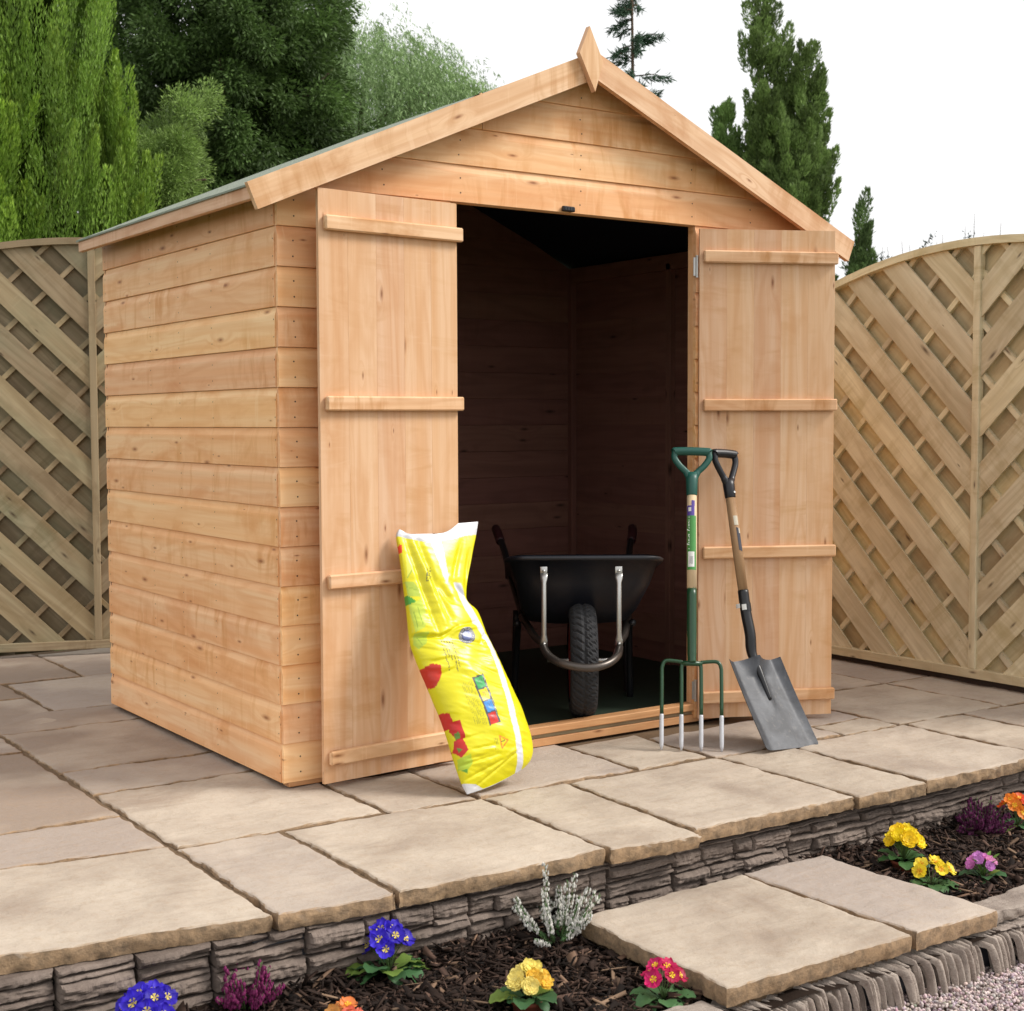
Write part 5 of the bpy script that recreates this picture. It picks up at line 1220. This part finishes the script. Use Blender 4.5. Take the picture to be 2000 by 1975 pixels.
# columnar and spire conifers on the right skyline
def spires(name, loc, cols_, label, cat, col, leafL=.05, leafW=.013, dens=300, grp=None):
    """several upright columns growing from one base: (dx, dy, height, radius)"""
    x, y = loc; e = empty(name, (x, y, GZ), label, cat, grp); mb = MB(); PP = []
    for dx, dy, H, Rd in cols_:
        mb.tube([(x, y, GZ), (x+dx*.8, y+dy*.8, 1.4), (x+dx, y+dy, GZ+H*.75), (x+dx*1.02, y+dy*1.02, GZ+H*.94)], [.06, .03, .012, .004], 6)
        k = max(70, int(H*Rd*135)); u = rng.random(k); h = .9+(H-1.0)*u; az = rng.uniform(0, 6.28, k); rad = Rd*1.12*np.clip(1.08-u**5, 0.10, 1)**.7*rng.uniform(.15, 1.0, k)
        base = np.stack([x+dx*np.clip(h/H*1.2, 0, 1)+rad*np.cos(az), y+dy*np.clip(h/H*1.2, 0, 1)+rad*np.sin(az), GZ+h-.1], 1)
        ax_ = np.stack([np.cos(az)*.25, np.sin(az)*.25, np.ones(k)], 1)+rng.normal(0, .1, (k, 3)); ax_ /= np.linalg.norm(ax_, axis=1)[:, None]
        PP.append((base, ax_, .26*rng.uniform(.6, 1.4, k), .062*rng.uniform(.6, 1.3, k)))
    mb.build('trunk', TRUNK, e, True)
    b_, a_, l_, r_ = [np.concatenate(q) for q in zip(*PP)]
    P0, D, L, Wd, i, t, rn = plumes(b_, a_, l_, r_, dens, leafL, leafW, .6, .4)
    tone = rng.uniform(-1, 1, len(b_))[i]; c = np.array(col)[None]*(1+.38*tone[:, None])*rng.uniform(.7, 1.3, (len(P0), 1))
    spray(P0, D, L, Wd, np.clip(c, .003, .5), 'crown', e); return e
r3_ = np.array((.823, -.568))
def off(a, b=0): return (a*r3_[0]+b*.568, a*r3_[1]+b*.823)
CY = [(-.27, 0, 5.75, .15), (-.06, .1, 5.15, .17), (.16, -.05, 5.05, .15), (.28, .05, 4.85, .10), (.33, .1, 4.45, .12), (-.34, .05, 4.3, .16), (0, -.15, 4.3, .24), (.20, -.1, 4.2, .22), (-.18, -.1, 4.6, .2), (.05, .1, 4.7, .2)]
spires('cypress', (8.45, 6.33), [(off(a, b)+(h, r)) for a, b, h, r in CY], 'tall many-stemmed cypress standing above the right roof slope', 'cypress tree', (.165, .245, .07), dens=340)
spires('cypress', (8.02, 6.67), [(off(a, b)+(h, r)) for a, b, h, r in [(-.06, 0, 4.55, .11), (.03, .05, 4.25, .12), (.15, 0, 4.1, .09), (.25, .1, 3.95, .11)]], 'shorter cypress to the left of the tall one, behind the roof edge', 'cypress tree', (.175, .28, .08), dens=340)
spires('cypress', (9.03, 5.92), [(off(a, b)+(h, r)) for a, b, h, r in [(0, 0, 3.5, .06), (-.04, 0, 3.12, .07), (.05, 0, 3.0, .08)]], 'small pointed conifer between the shed roof tip and the right fence', 'cypress tree', (.15, .23, .08), dens=340)
# open-branched conifer behind the finial
e = empty('open_conifer', (6.02, 5.72, GZ), 'thin-branched conifer tip showing just right of the roof finial', 'conifer')
mb = MB(); tx, ty = 6.02, 5.72; mb.tube([(tx, ty, GZ), (tx, ty, 3.2), (tx-.01, ty, 4.2), (tx-.03, ty, 5.3)], [.05, .022, .012, .005], 8)
PB = []; DB = []; 
for k in range(105):
    h = 2.5+2.5*rng.random()**1.35; az = rng.uniform(0, 6.28); ln = .34*max(.10, (5.35-h)/2.2)**.7*rng.uniform(.6, 1.25); el = rng.uniform(-.1, .5)
    d = np.array([math.cos(az), math.sin(az), el]); p0 = np.array([tx, ty, h]); mid = p0+d*ln*.6; end = p0+d*ln+np.array([0, 0, -.05])
    mb.tube([tuple(p0), tuple(mid), tuple(end)], [.007, .004, .002], 5)
    m_ = int(170*ln/.3); t = rng.uniform(.15, 1, m_)[:, None]; P_ = p0*(1-t)+end*t + rng.normal(0, .012, (m_, 3)); PB.append(P_); DB.append(d[None]*.7+rng.normal(0, .38, (m_, 3))+np.array([0, 0, -.18]))
mb.build('trunk', TRUNK, e, True); P0 = np.concatenate(PB); D = np.concatenate(DB); D /= np.linalg.norm(D, axis=1)[:, None]; n = len(P0)
spray(P0, D, .065*rng.uniform(.5, 1.4, n), .010*rng.uniform(.6, 1.3, n), np.array([.065, .12, .075])[None]*rng.uniform(.6, 1.4, (n, 1)), 'crown', e)
# thin twiggy shrub tops above the right fence
e = empty('twiggy_tree', (9.9, 5.4, GZ), 'sparse twiggy branch tips with small leaves above the right fence', 'tree')
mb = MB(); PB = []; DB = []
for k in range(26):
    a = rng.uniform(-.75, .75); ox, oy = off(a, rng.uniform(-.3, .3)); top_ = 2.93-.10*abs(a)+rng.uniform(-.28, .10)+.12*a
    b0 = np.array([9.9+ox*.4, 5.4+oy*.4, 1.2]); b2 = np.array([9.9+ox, 5.4+oy, top_]); b1 = (b0+b2)/2+np.array([ox*.15, oy*.15, .1]); pt = bez([tuple(b0), tuple(b1), tuple(b2)], 6); mb.tube(pt, [.010-.0007*q for q in range(13)], 5)
    for q in range(5):
        st_ = pt[5+q]; en = st_+Vector(rng.normal(0, .11, 3).tolist())+Vector((0, 0, .12)); mb.tube([st_, en], [.004, .002], 4)
        m_ = 70; t = rng.uniform(.1, 1.1, m_)[:, None]; PB.append(np.array(st_)*(1-t)+np.array(en)*t+rng.normal(0, .022, (m_, 3))); DB.append(rng.normal(0, 1, (m_, 3)))
mb.tube([(9.9, 5.4, GZ), (9.9, 5.4, 1.3)], [.1, .06], 8)
mb.build('branches', TRUNK, e, True); P0 = np.concatenate(PB); D = np.concatenate(DB); D /= np.linalg.norm(D, axis=1)[:, None]; n = len(P0)
spray(P0, D, .038*rng.uniform(.6, 1.3, n), .018*rng.uniform(.6, 1.3, n), np.array([.05, .075, .065])[None]*rng.uniform(.6, 1.4, (n, 1)), 'leaves', e)
